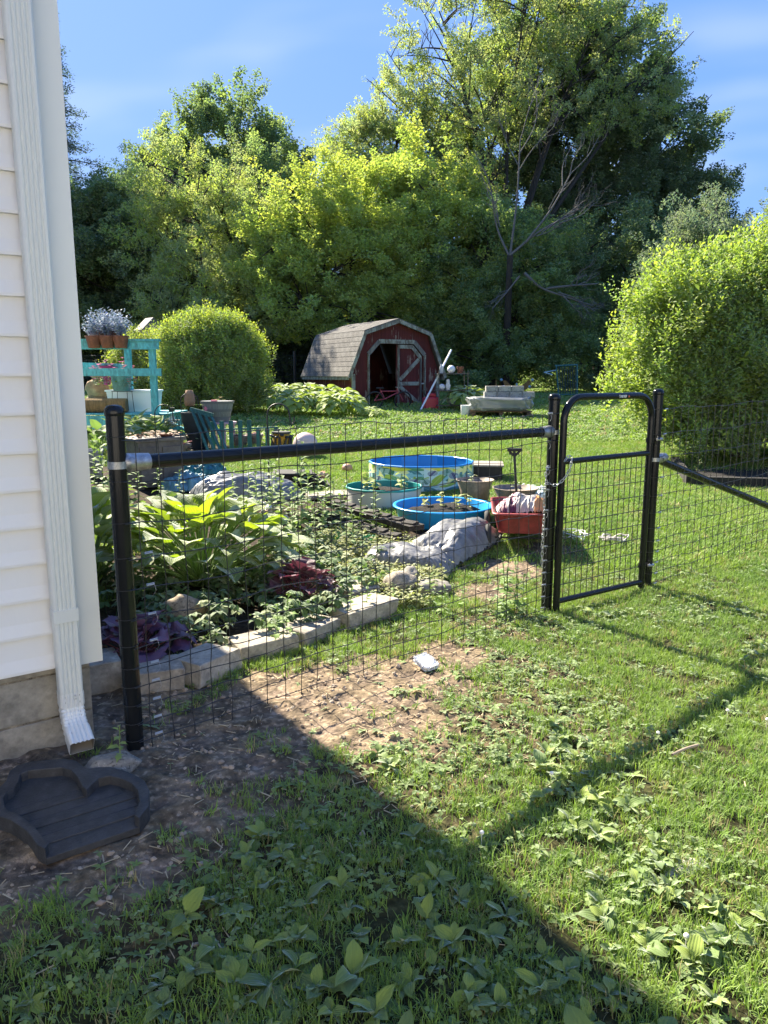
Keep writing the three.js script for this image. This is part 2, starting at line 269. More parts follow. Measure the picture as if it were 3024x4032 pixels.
function cupAt(parent, p, dir, y) {                       // galvanised rail cup and its band round the post
  const u = V(...dir).normalize(), a = [p[0] + u.x * 0.045, y, p[2] + u.z * 0.045], b = [p[0] + u.x * 0.135, y, p[2] + u.z * 0.135];
  const c = part('rail_cup', [bar(a, b, 0.041, 16, 0.036), ball(0.041, a)], galv, parent);
  part('brace_band', [cyl(0.041, 0.041, 0.03, [p[0], y - 0.005, p[2]], [0, 0, 0], 20)], galv, parent);
}
{
  const f = thing('wire_fence', 'black pipe fence panel with woven wire between house corner and gate', 'fence');
  part('post', postGeo(1.5).translate(...PL), blackPaint, f); part('post', postGeo(1.5).translate(...PM), blackPaint, f);
  const d = [PM[0] - PL[0], 0, PM[2] - PL[2]], l = Math.hypot(d[0], d[2]), u = d.map((v) => v / l), y0 = 1.258, y1 = 1.25;
  part('top_rail', [bar([PL[0] + u[0] * 0.05, y0, PL[2] + u[2] * 0.05], [PM[0] - u[0] * 0.05, y1, PM[2] - u[2] * 0.05], 0.0315, 24)], blackPaint, f);
  cupAt(f, PL, u, y0); cupAt(f, PM, u.map((v) => -v), y1);
  wireMesh(f, PL, PM, 0.045, 0.101, 1);
  seed(31);
  for (const y of wireH.slice(0, 9)) {                     // wire joiners a hand's width from the left post
    const p = [PL[0] + u[0] * 0.075 + 0.03, y + 0.01, PL[2] + u[2] * 0.075 + 0.035], q = [p[0] + 0.028, y + 0.012, p[2] - 0.02];
    part('wire_clip', [bar(p, q, 0.0036, 8), bar([p[0], p[1] + 0.006, p[2]], [q[0], q[1] + 0.006, q[2]], 0.002, 6), tube([q, [q[0] + 0.006, q[1] - 0.03, q[2] + 0.004], [q[0] - 0.012, q[1] - 0.055, q[2] + 0.004]], 0.0006, 5)], clipM, f);
  }
  for (const y of wireH) { const p = [PM[0] - 0.03, y, PM[2] + 0.032]; part('wire_clip', [bar([p[0] - 0.02, y, p[2] + 0.012], [p[0] + 0.012, y + 0.002, p[2] + 0.004], 0.006, 8), tube([[p[0] + 0.002, y - 0.01, p[2] + 0.01], [p[0] + 0.004, y - 0.035, p[2] + 0.012], [p[0] - 0.004, y - 0.05, p[2] + 0.012]], 0.0014, 5)], clipM, f); }
  for (const y of wireH) part('wire_wrap', [moved(new THREE.TorusGeometry(0.0395, 0.0016, 5, 24), [PL[0], y, PL[2]], [Math.PI / 2, 0, 0])], wireM, f);
}
{
  const f = thing('wire_fence', 'black wire fence with sloping pipe brace, running on from the gate hinge post', 'fence');
  const u = [0.783, 0, -0.622], Q = [PR[0] + u[0] * 2.9, 0, PR[2] + u[2] * 2.9];
  part('post', postGeo(1.52).translate(...PR), blackPaint, f); part('post', postGeo(1.5).translate(Q[0], gh(Q[0], Q[2]), Q[2]), blackPaint, f);
  part('brace_rail', [bar([PR[0] + u[0] * 0.05, 0.99, PR[2] + u[2] * 0.05], [Q[0] - u[0] * 0.04, 0.15, Q[2] - u[2] * 0.04], 0.029, 20)], blackPaint, f);
  cupAt(f, PR, u, 1.0); wireMesh(f, PR, Q, 0.045, 0.1, 0.5);
  for (const y of wireH) part('wire_clip', [bar([PR[0] + 0.045, y, PR[2] + 0.03], [PR[0] + 0.075, y + 0.003, PR[2] + 0.008], 0.005, 8)], clipM, f);
  for (const y of wireH) part('wire_wrap', [moved(new THREE.TorusGeometry(0.0395, 0.0017, 5, 24), [PR[0], y, PR[2]], [Math.PI / 2, 0, 0])], wireM, f);
}
const font = await new FontLoader().loadAsync('fonts/droid/droid_sans_bold.typeface.json');
{
  const a = V(1.187, 0, -5.035), b = V(1.955, 0, -5.585), w = a.distanceTo(b), turn = Math.atan2(-(b.z - a.z), b.x - a.x);
  const g = thing('gate', 'black tube walk-through gate with rounded top corners and welded wire lower panel', 'gate', [a.x, 0, a.z], turn);
  const H = 1.475, r = 0.024, c = 0.16, arc = [];
  for (let k = 0; k <= 8; k++) { const t = k / 8 * Math.PI / 2; arc.push([c - c * Math.cos(t), H - c + c * Math.sin(t), 0]); }
  const path = new THREE.CurvePath(), left = arc.map((q) => V(...q)), right = arc.map((q) => V(w - q[0], q[1], 0)).reverse();
  const pts = [V(0, 0.02, 0), V(0, 0.5, 0), V(0, 1, 0), V(0, H - c - 0.05, 0), ...left, V(w / 2, H, 0), ...right, V(w, H - c - 0.05, 0), V(w, 1, 0), V(w, 0.5, 0), V(w, 0.03, 0)];
  part('frame', [new THREE.TubeGeometry(new THREE.CatmullRomCurve3(pts, false, 'centripetal'), 160, r, 16)], blackPaint, g);
  part('middle_rail', [bar([0, 1.05, 0], [w, 1.055, 0], 0.02, 16)], blackPaint, g);
  part('bottom_rail', [bar([0, 0.085, 0], [w, 0.075, 0], 0.02, 16)], blackPaint, g);
  for (let x = 0.062; x < w - 0.03; x += 0.0615) part('mesh_wire', [bar([x, 0.085, 0], [x, 1.05, 0], 0.003, 6)], wireM, g);
  for (let y = 0.2; y < 1; y += 0.108) part('mesh_wire', [bar([0, y, 0.003], [w, y, 0.003], 0.003, 6)], wireM, g);
  for (const y of [0.2, 1.15]) part('hinge', [cyl(0.03, 0.03, 0.035, [w, y, 0], [0, 0, 0], 16), box(0.07, 0.02, 0.02, [w + 0.04, y, 0]), bar([w - 0.02, y, 0], [w - 0.05, y + 0.004, 0.01], 0.008), cyl(0.009, 0.009, 0.07, [w + 0.055, y, 0.02], [0, 0, 0], 10), ball(0.012, [w + 0.055, y + 0.012, 0.035])], y < 1 ? blackPaint : blackPaint, g);
  part('hinge_bolt', [bar([w + 0.03, 0.2, 0.03], [w + 0.075, 0.205, 0.045], 0.012, 10)], galv, g); part('hinge_bolt', [bar([w + 0.04, 1.155, 0.03], [w + 0.085, 1.155, 0.045], 0.011, 10)], galv, g);
  const tg = new TextGeometry('TARTER', { font, size: 0.017, depth: 0.0012, curveSegments: 3 }); tg.computeBoundingBox();
  part('lettering', [tg.translate(w * 0.56, H - 0.009, r + 0.0006)], std(0.75, 0.75, 0.72, 0.5), g);
  part('logo_mark', [ball(0.009, [w * 0.56 + 0.112, H - 0.002, r - 0.003], [1, 1, 0.5])], std(0.6, 0.12, 0.05, 0.5), g);
}
{ // the chain that ties the gate shut
  const c = thing('chain', 'zinc chain looped from the gate frame round the post and hanging down', 'chain');
  const path = new THREE.CatmullRomCurve3([V(1.25, 1.075, -5.03), V(1.235, 1.01, -5.015), V(1.19, 0.935, -5.0), V(1.14, 0.9, -5.0), V(1.085, 0.905, -5.02), V(1.075, 0.84, -5.028), V(1.078, 0.7, -5.03), V(1.075, 0.5, -5.03), V(1.078, 0.33, -5.032)]);
  const upper = new THREE.CatmullRomCurve3([V(1.25, 1.075, -5.03), V(1.225, 1.09, -5.01), V(1.19, 1.06, -4.99)]), up2 = new THREE.CatmullRomCurve3([V(1.085, 0.905, -5.02), V(1.08, 0.97, -5.03), V(1.098, 1.02, -5.05)]);
  const link = new THREE.TubeGeometry(new THREE.CatmullRomCurve3([[-0.006, -0.012], [0, -0.0175], [0.006, -0.012], [0.006, 0.012], [0, 0.0175], [-0.006, 0.012]].map(([x, y]) => V(x, y, 0)), true), 28, 0.0026, 6, true);
  for (const cv of [path, upper, up2]) { const n = Math.round(cv.getLength() / 0.026); for (let k = 0; k < n; k++) { const t = (k + 0.5) / n, p = cv.getPointAt(t), q = cv.getTangentAt(t); const e = part('chain_link', link.clone(), clipM, c); e.position.copy(p); e.quaternion.setFromUnitVectors(V(0, 1, 0), q).multiply(new THREE.Quaternion().setFromAxisAngle(V(0, 1, 0), k % 2 ? 1.45 : 0.1)); } }
}

// ---------- leaves ----------
function leaf(len, w, o = {}) {                            // base at 0, runs along +z, face up; folded on the midrib and drooping
  const { bend = 0.8, cup = 0.25, ruf = 0, nu = 4, nv = 6, prof = (v) => Math.pow(Math.sin(Math.PI * Math.pow(v, 0.62)), 0.8), tooth = 0, ph = 0 } = o, p = [], uv = [], ix = [];
  let y = 0, z = 0;
  for (let j = 0; j <= nv; j++) {
    const v = j / nv, a = bend * (v - 0.15); if (j) { y -= Math.sin(a) * len / nv; z += Math.cos(a) * len / nv; }
    for (let i = 0; i <= nu; i++) { const u = i / nu * 2 - 1, ww = Math.max(prof(v), j === 0 || j === nv ? 0.02 : 0) * w / 2 * (1 + (Math.abs(u) > 0.9 ? tooth * (j % 2 ? 1 : -1) : 0)); p.push(u * ww, y + Math.abs(u) * cup * ww + ruf * w * Math.abs(u) * Math.sin(v * 11 + u * 2 + ph), z); uv.push(i / nu, v); }
  }
  for (let j = 0; j < nv; j++) for (let i = 0; i < nu; i++) { const a = j * (nu + 1) + i; ix.push(a, a + nu + 1, a + 1, a + 1, a + nu + 1, a + nu + 2); }
  const g = new THREE.BufferGeometry(); g.setAttribute('position', new THREE.Float32BufferAttribute(p, 3)); g.setAttribute('uv', new THREE.Float32BufferAttribute(uv, 2)); g.setIndex(ix); g.computeVertexNormals(); return g;
}
const oval = (v) => Math.pow(Math.sin(Math.PI * Math.pow(v, 0.8)), 0.85), lance = (v) => Math.pow(Math.sin(Math.PI * Math.pow(v, 0.7)), 1.2), blade = (v) => 1 - v * v;
const im = (p, yaw = 0, pitch = 0, roll = 0, s = 1) => new THREE.Matrix4().compose(V(...p), new THREE.Quaternion().setFromEuler(new THREE.Euler(pitch, yaw, roll, 'YXZ')), Array.isArray(s) ? V(...s) : V(s, s, s));
const placed = (g, p, yaw = 0, pitch = 0, roll = 0, s = 1) => g.clone().applyMatrix4(im(p, yaw, pitch, roll, s));

// ribbed leaf skin: veins that run from base to tip (u across, v along)
const ribs = (() => { const c = 256; return tex(c, (i, j) => { const u = i / c * 2 - 1, v = j / c, e = u * (0.35 + 0.9 * Math.sin(Math.PI * Math.min(1, v * 0.9 + 0.08))); return 0.5 + 0.5 * Math.cos(e * 30) * (Math.abs(u) < 0.05 ? 0 : 1); }, false); })();
const hostaM = [leafMat(0.23, 0.33, 0.009, 0.66, { bumpMap: ribs, bumpScale: 0.003, clearcoat: 0 }), leafMat(0.19, 0.29, 0.009, 0.66, { bumpMap: ribs, bumpScale: 0.003, clearcoat: 0 }), leafMat(0.27, 0.36, 0.01, 0.66, { bumpMap: ribs, bumpScale: 0.003, clearcoat: 0 })];
const stemM = leafMat(0.2, 0.32, 0.06, 0.2);
function bigLeafPlant(name, label, cat, p, o) {            // rosette of large leaves on stalks; each leaf its own part
  seed(o.seed); const t = thing(name, label, cat, p, 0, o.group), stalks = [];
  const kinds = [0, 1, 2, 3].map((k) => { const g = joined(leaf(o.len * (0.85 + 0.1 * k), o.w * (0.9 + 0.07 * k), { bend: 0.55 + 0.22 * k, cup: 0.4 - 0.07 * k, ruf: o.ruf || 0.03, nu: 6, nv: 9, tooth: o.tooth || 0, ph: k, prof: o.prof })); g.computeVertexNormals(); return mergeVertices(g); });
  for (let k = 0; k < o.n; k++) {
    const q = Math.sqrt((k + 0.5) / o.n), a = k * 2.39996 + R(-0.2, 0.2), r = q * o.r, h = o.h * (1 - 0.5 * q * q) * R(0.82, 1.1), bx = Math.sin(a) * r * 0.72 * (o.sx || 1), bz = Math.cos(a) * r * 0.72;
    const e = new THREE.Mesh(pick(kinds), pick(o.mats)); e.name = 'leaf'; e.castShadow = e.receiveShadow = true; e.position.set(bx, h, bz); e.rotation.set(lerp(-1.1, -0.3, q) + R(-0.3, 0.3), a + R(-0.35, 0.35), R(-0.35, 0.35), 'YXZ'); e.scale.setScalar(R(0.75, 1.12)); t.add(e);
    stalks.push(tube([[bx * 0.12, 0, bz * 0.12], [bx * 0.5, h * 0.6, bz * 0.5], [bx, h, bz]], 0.006 * (o.len / 0.26), 5, 6));
  }
  part('stalks', stalks, o.stem || stemM, t, { kind: 'stuff' }); return t;
}
bigLeafPlant('hosta', 'large green hosta with broad ribbed leaves glowing in the sun behind the fence', 'hosta', [-1.42, 0, -5.75], { n: 175, len: 0.215, w: 0.19, r: 0.92, h: 0.6, mats: hostaM, seed: 51, sx: 1.02 });
bigLeafPlant('hosta', 'smaller hosta clump with broad green leaves against the house corner', 'hosta', [-2.25, 0.02, -5.6], { n: 34, len: 0.32, w: 0.23, r: 0.5, h: 0.62, mats: hostaM, seed: 52 });
const plum = [leafMat(0.10, 0.02, 0.03, 0.4, { clearcoat: 0.4 }), leafMat(0.13, 0.022, 0.045, 0.35), leafMat(0.075, 0.018, 0.03, 0.4, { clearcoat: 0.5 })], plumStem = std(0.16, 0.04, 0.04, 0.7);
const round = (v) => Math.pow(Math.sin(Math.PI * Math.pow(v, 0.75)), 0.5);
bigLeafPlant('coral_bells', 'wine red coral bells plant with ruffled leaves in sun behind the block edging', 'plant', [-0.6, 0, -5.22], { n: 42, len: 0.135, w: 0.14, r: 0.27, h: 0.24, mats: plum, seed: 53, ruf: 0.07, tooth: 0.12, prof: round, stem: plumStem });
const dusk = [std(0.10, 0.045, 0.085, 0.5), std(0.13, 0.06, 0.11, 0.5), std(0.085, 0.035, 0.07, 0.5)];
bigLeafPlant('coral_bells', 'dusky purple coral bells plant in shade behind the fence post', 'plant', [-1.42, 0, -4.12], { n: 34, len: 0.15, w: 0.155, r: 0.3, h: 0.2, mats: dusk, seed: 54, ruf: 0.07, tooth: 0.12, prof: round, stem: plumStem });
// paler hostas by the deck and yellow-green ones beside the shed
const paleH = [leafMat(0.2, 0.28, 0.07, 0.45), leafMat(0.3, 0.35, 0.16, 0.4), leafMat(0.16, 0.26, 0.05, 0.45)];
[[[-4.591, 0.333, -12.219], 61], [[-4.459, 0.36, -12.708], 62], [[-4.036, 0.403, -13.519], 63], [[-4.458, 0.419, -13.812], 64]].forEach(([p, s]) => bigLeafPlant('hosta', 'pale edged hosta growing in front of the turquoise deck', 'hosta', p, { n: 30, len: 0.26, w: 0.18, r: 0.45, h: 0.42, mats: paleH, seed: s, group: 'hostas in front of the deck' }));
{ // far clumps: their leaves are too small to pick apart
  seed(66); const g1 = [], L = leaf(0.3, 0.2, { bend: 0.9, nu: 2, nv: 4 }); for (let k = 0; k < 60; k++) { const q = Math.sqrt((k + 0.5) / 60), a = k * 2.4, r = q * 0.42; g1.push(placed(L, [Math.sin(a) * r, 0.5 * (1 - 0.5 * q * q), Math.cos(a) * r], a + R(-0.4, 0.4), lerp(-0.8, 0.3, q), R(-0.4, 0.4), R(0.7, 1.1))); }
  const yl = leafMat(0.27, 0.36, 0.045, 0.5), first = thing('hosta', 'yellow green hosta in the bed beside the red shed', 'hosta', [-2.618, 0.688, -18.841], 0, 'hostas beside the shed'); part('foliage', g1, yl, first, { kind: 'stuff', ownUV: true });
  [[640, 900, 1.1], [690, 898, 1], [730, 902, 1.05], [760, 895, 0.8], [620, 880, 1.1], [665, 882, 1.15], [705, 884, 1.1], [742, 886, 1.0], [590, 875, 1], [800, 905, 0.45], [815, 908, 0.4]].forEach(([u, v, s], i) => { const P = [[-2.078, 0.649, -18.102], [-1.547, 0.66, -18.307], [-1.079, 0.638, -17.901], [-0.784, 0.677, -18.624], [-2.582, 0.771, -20.385], [-2.003, 0.757, -20.131], [-1.497, 0.744, -19.884], [-1.04, 0.731, -19.643], [-3.046, 0.807, -21.047], [-0.32, 0.638, -17.901], [-0.123, 0.622, -17.607]][i]; copy(first, P, i * 1.3, s); });
  const g2 = thing('hosta', 'upright yellow green hosta between the shelf rack and the block pallet', 'hosta', [2.145, 0.731, -19.643], 0); part('foliage', g1.map((g) => g.clone().scale(1.2, 1.1, 1.2)), yl, g2, { kind: 'stuff', ownUV: true });
}

// ---------- concrete edging blocks and stones ----------
const edgeM = [[0.47, 0.42, 0.34], [0.43, 0.38, 0.31], [0.5, 0.45, 0.37]].map((c) => std(...c, 0.95, { map: rep(T.mottle, 3), bumpMap: rep(T.rough, 7), bumpScale: 0.004 }));
function roughBlock(w, h, d, sd, amt = 0.006) {
  const g = new RoundedBoxGeometry(w, h, d, 5, 0.014), p = g.attributes.position, f = g.attributes.normal;
  for (let i = 0; i < p.count; i++) { const x = p.getX(i), y = p.getY(i), z = p.getZ(i), k = (z > 0 ? 1.6 : 0.7) * amt * (n3(x * 9 + sd, y * 14, z * 9) + 0.5 * n3(x * 30 + sd, y * 30, z * 30)); p.setXYZ(i, x * (1 - 0.12 * (z < 0 ? 1 : 0)) + f.getX(i) * k, y + f.getY(i) * k * 0.4, z + f.getZ(i) * k); }
  const q = mergeVertices(joined(g).deleteAttribute('normal').deleteAttribute('uv') && g.clone(), 1e-4); q.computeVertexNormals(); return q;
}
[[[-1.66, -3.62], [-1.35, -3.74], 0.17], [[-1.30, -3.60], [-1.01, -3.74], 0.14], [[-1.0, -3.75], [-0.80, -4.06], 0.13], [[-0.79, -4.07], [-0.48, -4.33], 0.125], [[-0.47, -4.34], [-0.22, -4.66], 0.125], [[-0.21, -4.66], [0.10, -5.03], 0.13], [[-0.26, -5.16], [-0.02, -5.32], 0.13]].forEach(([a, b, h], i) => {
  const w = Math.hypot(b[0] - a[0], b[1] - a[1]), turn = Math.atan2(-(b[1] - a[1]), b[0] - a[0]), cx = (a[0] + b[0]) / 2, cz = (a[1] + b[1]) / 2, nx = Math.sin(turn), nz = Math.cos(turn), dp = 0.24;
  const names = ['in deep shade beside the house foundation', 'first of the curved edging row past the black fence post', 'second in the edging row past the post', 'third in the edging row past the post', 'fourth in the edging row, beside leafy weeds', 'at the far sunny end of the edging row', 'set back behind the sunny end of the edging row'];
  const e = single('edging_block', 'tan concrete edging block ' + names[i], 'edging block', roughBlock(w - 0.022, h, dp, i * 7.3, 0.009), edgeM[i % 3], [cx - nx * (dp / 2 + [0, 0.02, -0.015, 0.02, 0.045, 0, 0][i]), h / 2 - 0.012 - [0, 0.01, 0.0, 0.018, 0.03, 0.006, 0][i], cz - nz * (dp / 2 + [0, 0.02, -0.015, 0.02, 0.045, 0, 0][i])], turn + [0.1, -0.12, 0.08, -0.1, 0.12, -0.08, 0.2][i], 'garden edging blocks'); e.rotation.z = [0, 0.03, -0.04, 0.02, -0.03, 0.025, -0.03][i];
});
function stoneGeo(r, sx, sy, sz, sd) { const g = mergeVertices(new THREE.IcosahedronGeometry(r, 4).deleteAttribute('normal').deleteAttribute('uv')), p = g.attributes.position; for (let i = 0; i < p.count; i++) { const v = V().fromBufferAttribute(p, i), k = 1 + 0.16 * n3(v.x / r * 1.1 + sd, v.y / r * 1.1, v.z / r * 1.1) + 0.05 * n3(v.x / r * 4 + sd, v.y / r * 4, v.z / r * 4); v.multiplyScalar(k); v.y = Math.max(v.y, -r * 0.7); p.setXYZ(i, v.x * sx, v.y * sy, v.z * sz); } g.computeVertexNormals(); return g; }
const stoneM = [std(0.42, 0.33, 0.22, 0.9, { map: rep(T.speck, 3), bumpMap: rep(T.rough, 6), bumpScale: 0.004 }), std(0.42, 0.36, 0.28, 0.9, { map: rep(T.speck, 4), bumpMap: rep(T.rough, 6), bumpScale: 0.004 }), std(0.34, 0.31, 0.26, 0.9, { map: rep(T.speck, 4) })];
single('stone', 'large tan field stone among shaded leaves behind the edging', 'stone', stoneGeo(0.13, 1.15, 0.95, 0.8, 1), stoneM[0], [-1.32, 0.08, -4.78], 0.4);
single('stone', 'rounded tan stone beside the silver bags', 'stone', stoneGeo(0.13, 1.0, 0.85, 0.9, 5), stoneM[1], [0.12, 0.07, -5.5], 0.8);
single('stone', 'flat grey stone slab lying beside the rounded tan stone', 'stone', stoneGeo(0.16, 1.2, 0.4, 0.7, 9), stoneM[2], [0.33, 0.04, -5.52], 0.3);
single('stone', 'grey stone tucked behind the rounded tan stone', 'stone', stoneGeo(0.11, 1.0, 0.7, 0.7, 12), stoneM[2], [0.2, 0.07, -5.74], 1.3);
single('stone', 'small brown stone beside the coral bells', 'stone', stoneGeo(0.05, 1.1, 0.8, 0.8, 15), stoneM[0], [-0.437, 0.02, -5.333], 1.0);
single('stone', 'low grey stone beneath the downspout mouth behind the black tray', 'stone', stoneGeo(0.1, 1.1, 0.5, 0.7, 19), stoneM[2], [-1.127, 0.03, -2.899], 0.5);
single('stone', 'flat pale stone sunk in the sunny lawn', 'stone', stoneGeo(0.065, 1.3, 0.2, 0.7, 23), std(0.6, 0.56, 0.5, 0.95, { map: rep(T.speck, 6) }), [1.007, 0, -2.288], 0.4);

// ---------- ground cover in the bed ----------
{
  seed(71); const tri = [], L = leaf(0.06, 0.04, { bend: 0.7, nu: 2, nv: 4, prof: oval, tooth: 0.12 }); for (const a of [-1.1, 0, 1.1]) tri.push(placed(L, [0, 0, 0], a, R(-0.1, 0.3))); for (const a of [-2.2, 2.2]) tri.push(placed(L, [0, -0.02, 0], a, 0.3, 0, 0.8)); tri.push(bar([0, -0.1, -0.01], [0, 0, 0], 0.0018, 4));
  const g = joined(tri), list = [];
  for (let k = 0; k < 2600; k++) {
    const x = R(-2.4, 0.1), z = R(-6.5, -3.9), b = field(bedSpots, x, z, 0.4); if (b < 0.15 || Math.hypot(x + 0.6, z + 5.2) < 0.2) continue;
    const edge = (x + 1.0) * 0.75 - (z + 3.95) ; if (edge < 0.28 || fbm(x * 2.4 + 7, z * 2.4) < -0.08 + R(-0.1, 0.1)) continue;
    const c = rnd() < 0.22 ? [0.24, 0.29, 0.13] : [0.09, 0.16, 0.035]; list.push([im([x, gh(x, z) + R(0.05, 0.2), z], R(0, 6.3), R(-0.3, 0.3), R(-0.3, 0.3), R(0.7, 1.35)), vary(c, 0.2)]);
  }
  instances('ground_cover', g, leafMat(1, 1, 1, 0.4), list, scene, { label: 'variegated goutweed ground cover filling the bed round the hosta', category: 'ground cover' });
  const list2 = [], s = joined([placed(L, [0, 0, 0], 0, -0.2, 0, 0.75), placed(L, [0, 0, 0], 2.1, -0.1, 0, 0.7), placed(L, [0, 0.012, 0], 4.2, -0.3, 0, 0.7), placed(L, [0, 0.025, 0], 1, -0.6, 0, 0.5)]);
  for (let k = 0; k < 6500; k++) { const x = R(-1.1, 0.7), z = R(-7.6, -4.75), d = Math.hypot((x + 0.25) / 0.75, (z + 6.1) / 1.25) + 0.3 * fbm(x * 2, z * 2); if (d > 1 || (x - 0.1) * 0.8 - (z + 5.0) < 0.2 && z > -5.1) continue; list2.push([im([x, gh(x, z) + R(0.01, 0.09), z], R(0, 6.3), R(-0.4, 0.4), R(-0.4, 0.4), R(0.7, 1.3)), vary(rnd() < 0.8 ? [0.25, 0.28, 0.06] : [0.36, 0.37, 0.18], 0.18)]); }
  instances('ground_cover', s, leafMat(1, 1, 1, 0.45), list2, scene, { label: 'yellow variegated low ground cover in sun behind the block edging', category: 'ground cover' });
}

// ---------- upright weeds ----------
function weedGeo(h, n, L, sd) { seed(sd); const out = [tube([[0, 0, 0], [R(-0.02, 0.02), h * 0.5, R(-0.02, 0.02)], [R(-0.05, 0.05), h, R(-0.05, 0.05)]], 0.004, 5, 6)], g = leaf(1, 0.42, { bend: 0.9, nu: 2, nv: 5, prof: lance, tooth: 0.35 }); for (let k = 0; k < n; k++) { const t = (k + 0.6) / n; out.push(placed(g, [0, h * t, 0], k * 2.4 + R(-0.4, 0.4), lerp(0.15, -0.9, t) + R(-0.2, 0.2), R(-0.4, 0.4), L * lerp(1.1, 0.5, t) * R(0.8, 1.2))); } return joined(out); }
{
  const m = leafMat(0.18, 0.28, 0.05, 0.5), kinds = [[0.75, 26, 0.17, 81], [0.55, 20, 0.15, 82], [0.4, 14, 0.13, 83]].map((a) => weedGeo(...a));
  seed(84);
  [[[-1.269, 0.109, -8.035], 0, 1], [[-1.183, 0.124, -8.317], 1, 1.1], [[-0.848, 0.086, -7.597], 0, 1.05], [[-0.716, 0.059, -7.102], 0, 1], [[-0.692, 0.107, -7.993], 1, 1.1], [[-0.524, 0.091, -7.692], 1, 0.9], [[-1.473, 0.118, -8.206], 1, 1], [[-0.852, 0.045, -6.83], 1, 1], [[-0.553, 0.045, -6.83], 1, 0.8], [[-0.223, 0.066, -7.237], 2, 1], [[-0.09, 0.076, -7.413], 1, 0.9], [[-2.998, 0.107, -7.993], 0, 1.15], [[-2.698, 0.076, -7.413], 1, 1], [[-3.321, 0.143, -8.667], 0, 1.0], [[-1.694, 0.13, -8.43], 1, 0.8], [[-0.422, 0.062, -7.152], 2, 1.1], [[-1.132, 0.086, -7.597], 0, 0.9], [[-0.981, 0.066, -7.237], 1, 1.1], [[-0.845, 0.062, -7.152], 0, 0.8], [[-0.866, 0.107, -7.993], 0, 1.1], [[-0.575, 0.076, -7.413], 0, 0.8], [[-0.399, 0.086, -7.597], 1, 0.9], [[-1.335, 0.098, -7.83], 0, 0.8], [[-0.618, 0.033, -6.607], 1, 0.8], [[-0.294, 0.04, -6.754], 2, 1], [[-2.838, 0.143, -8.667], 1, 1], [[-2.633, 0.15, -8.79], 1, 0.9], [[-2.356, 0.143, -8.667], 2, 1], [[-3.125, 0.163, -9.046], 0, 0.8]].forEach(([p, k, s]) => single('weed', 'tall leafy green weed standing among the bags behind the fence', 'weed', kinds[k].clone(), m, p, R(0, 6), 'tall weeds behind the fence', { ownUV: true }).scale.setScalar(s));
  [[[0.897, 0, -5.034], 2, 0.95], [[0.84, 0, -4.983], 2, 0.8], [[0.825, 0, -5.087], 2, 0.9], [[0.77, 0, -4.933], 2, 0.7], [[0.951, 0, -4.983], 2, 0.7]].forEach(([p, k, s]) => single('weed', 'bright leafy weed beside the foot of the chained gate post', 'weed', kinds[k].clone(), leafMat(0.16, 0.27, 0.04, 0.45), p, R(0, 6), 'weeds by the gate post', { ownUV: true }).scale.setScalar(s));
  [[[-0.63, 0, -4.28], 2, 0.75], [[-0.579, 0, -4.357], 2, 0.85], [[-0.212, 0, -4.788], 2, 0.6], [[-0.108, 0, -4.933], 2, 0.6], [[0.066, 0, -5.087], 2, 0.5], [[0.55, 0, -5.087], 2, 0.5], [[0.331, 0, -5.194], 2, 0.6], [[0.413, 0, -4.983], 2, 0.55]].forEach(([p, k, s]) => single('weed', 'spiky young weed growing along the foot of the edging blocks', 'weed', kinds[k].clone(), leafMat(0.2, 0.32, 0.05, 0.45), p, R(0, 6), 'weeds along the edging', { ownUV: true }).scale.setScalar(s));
  single('weed', 'young yellow green weed sprouting behind the black tray', 'weed', kinds[2].clone(), leafMat(0.22, 0.3, 0.06, 0.3), [-1.089, 0, -2.905], 1, undefined, { ownUV: true }).scale.setScalar(0.52);
}

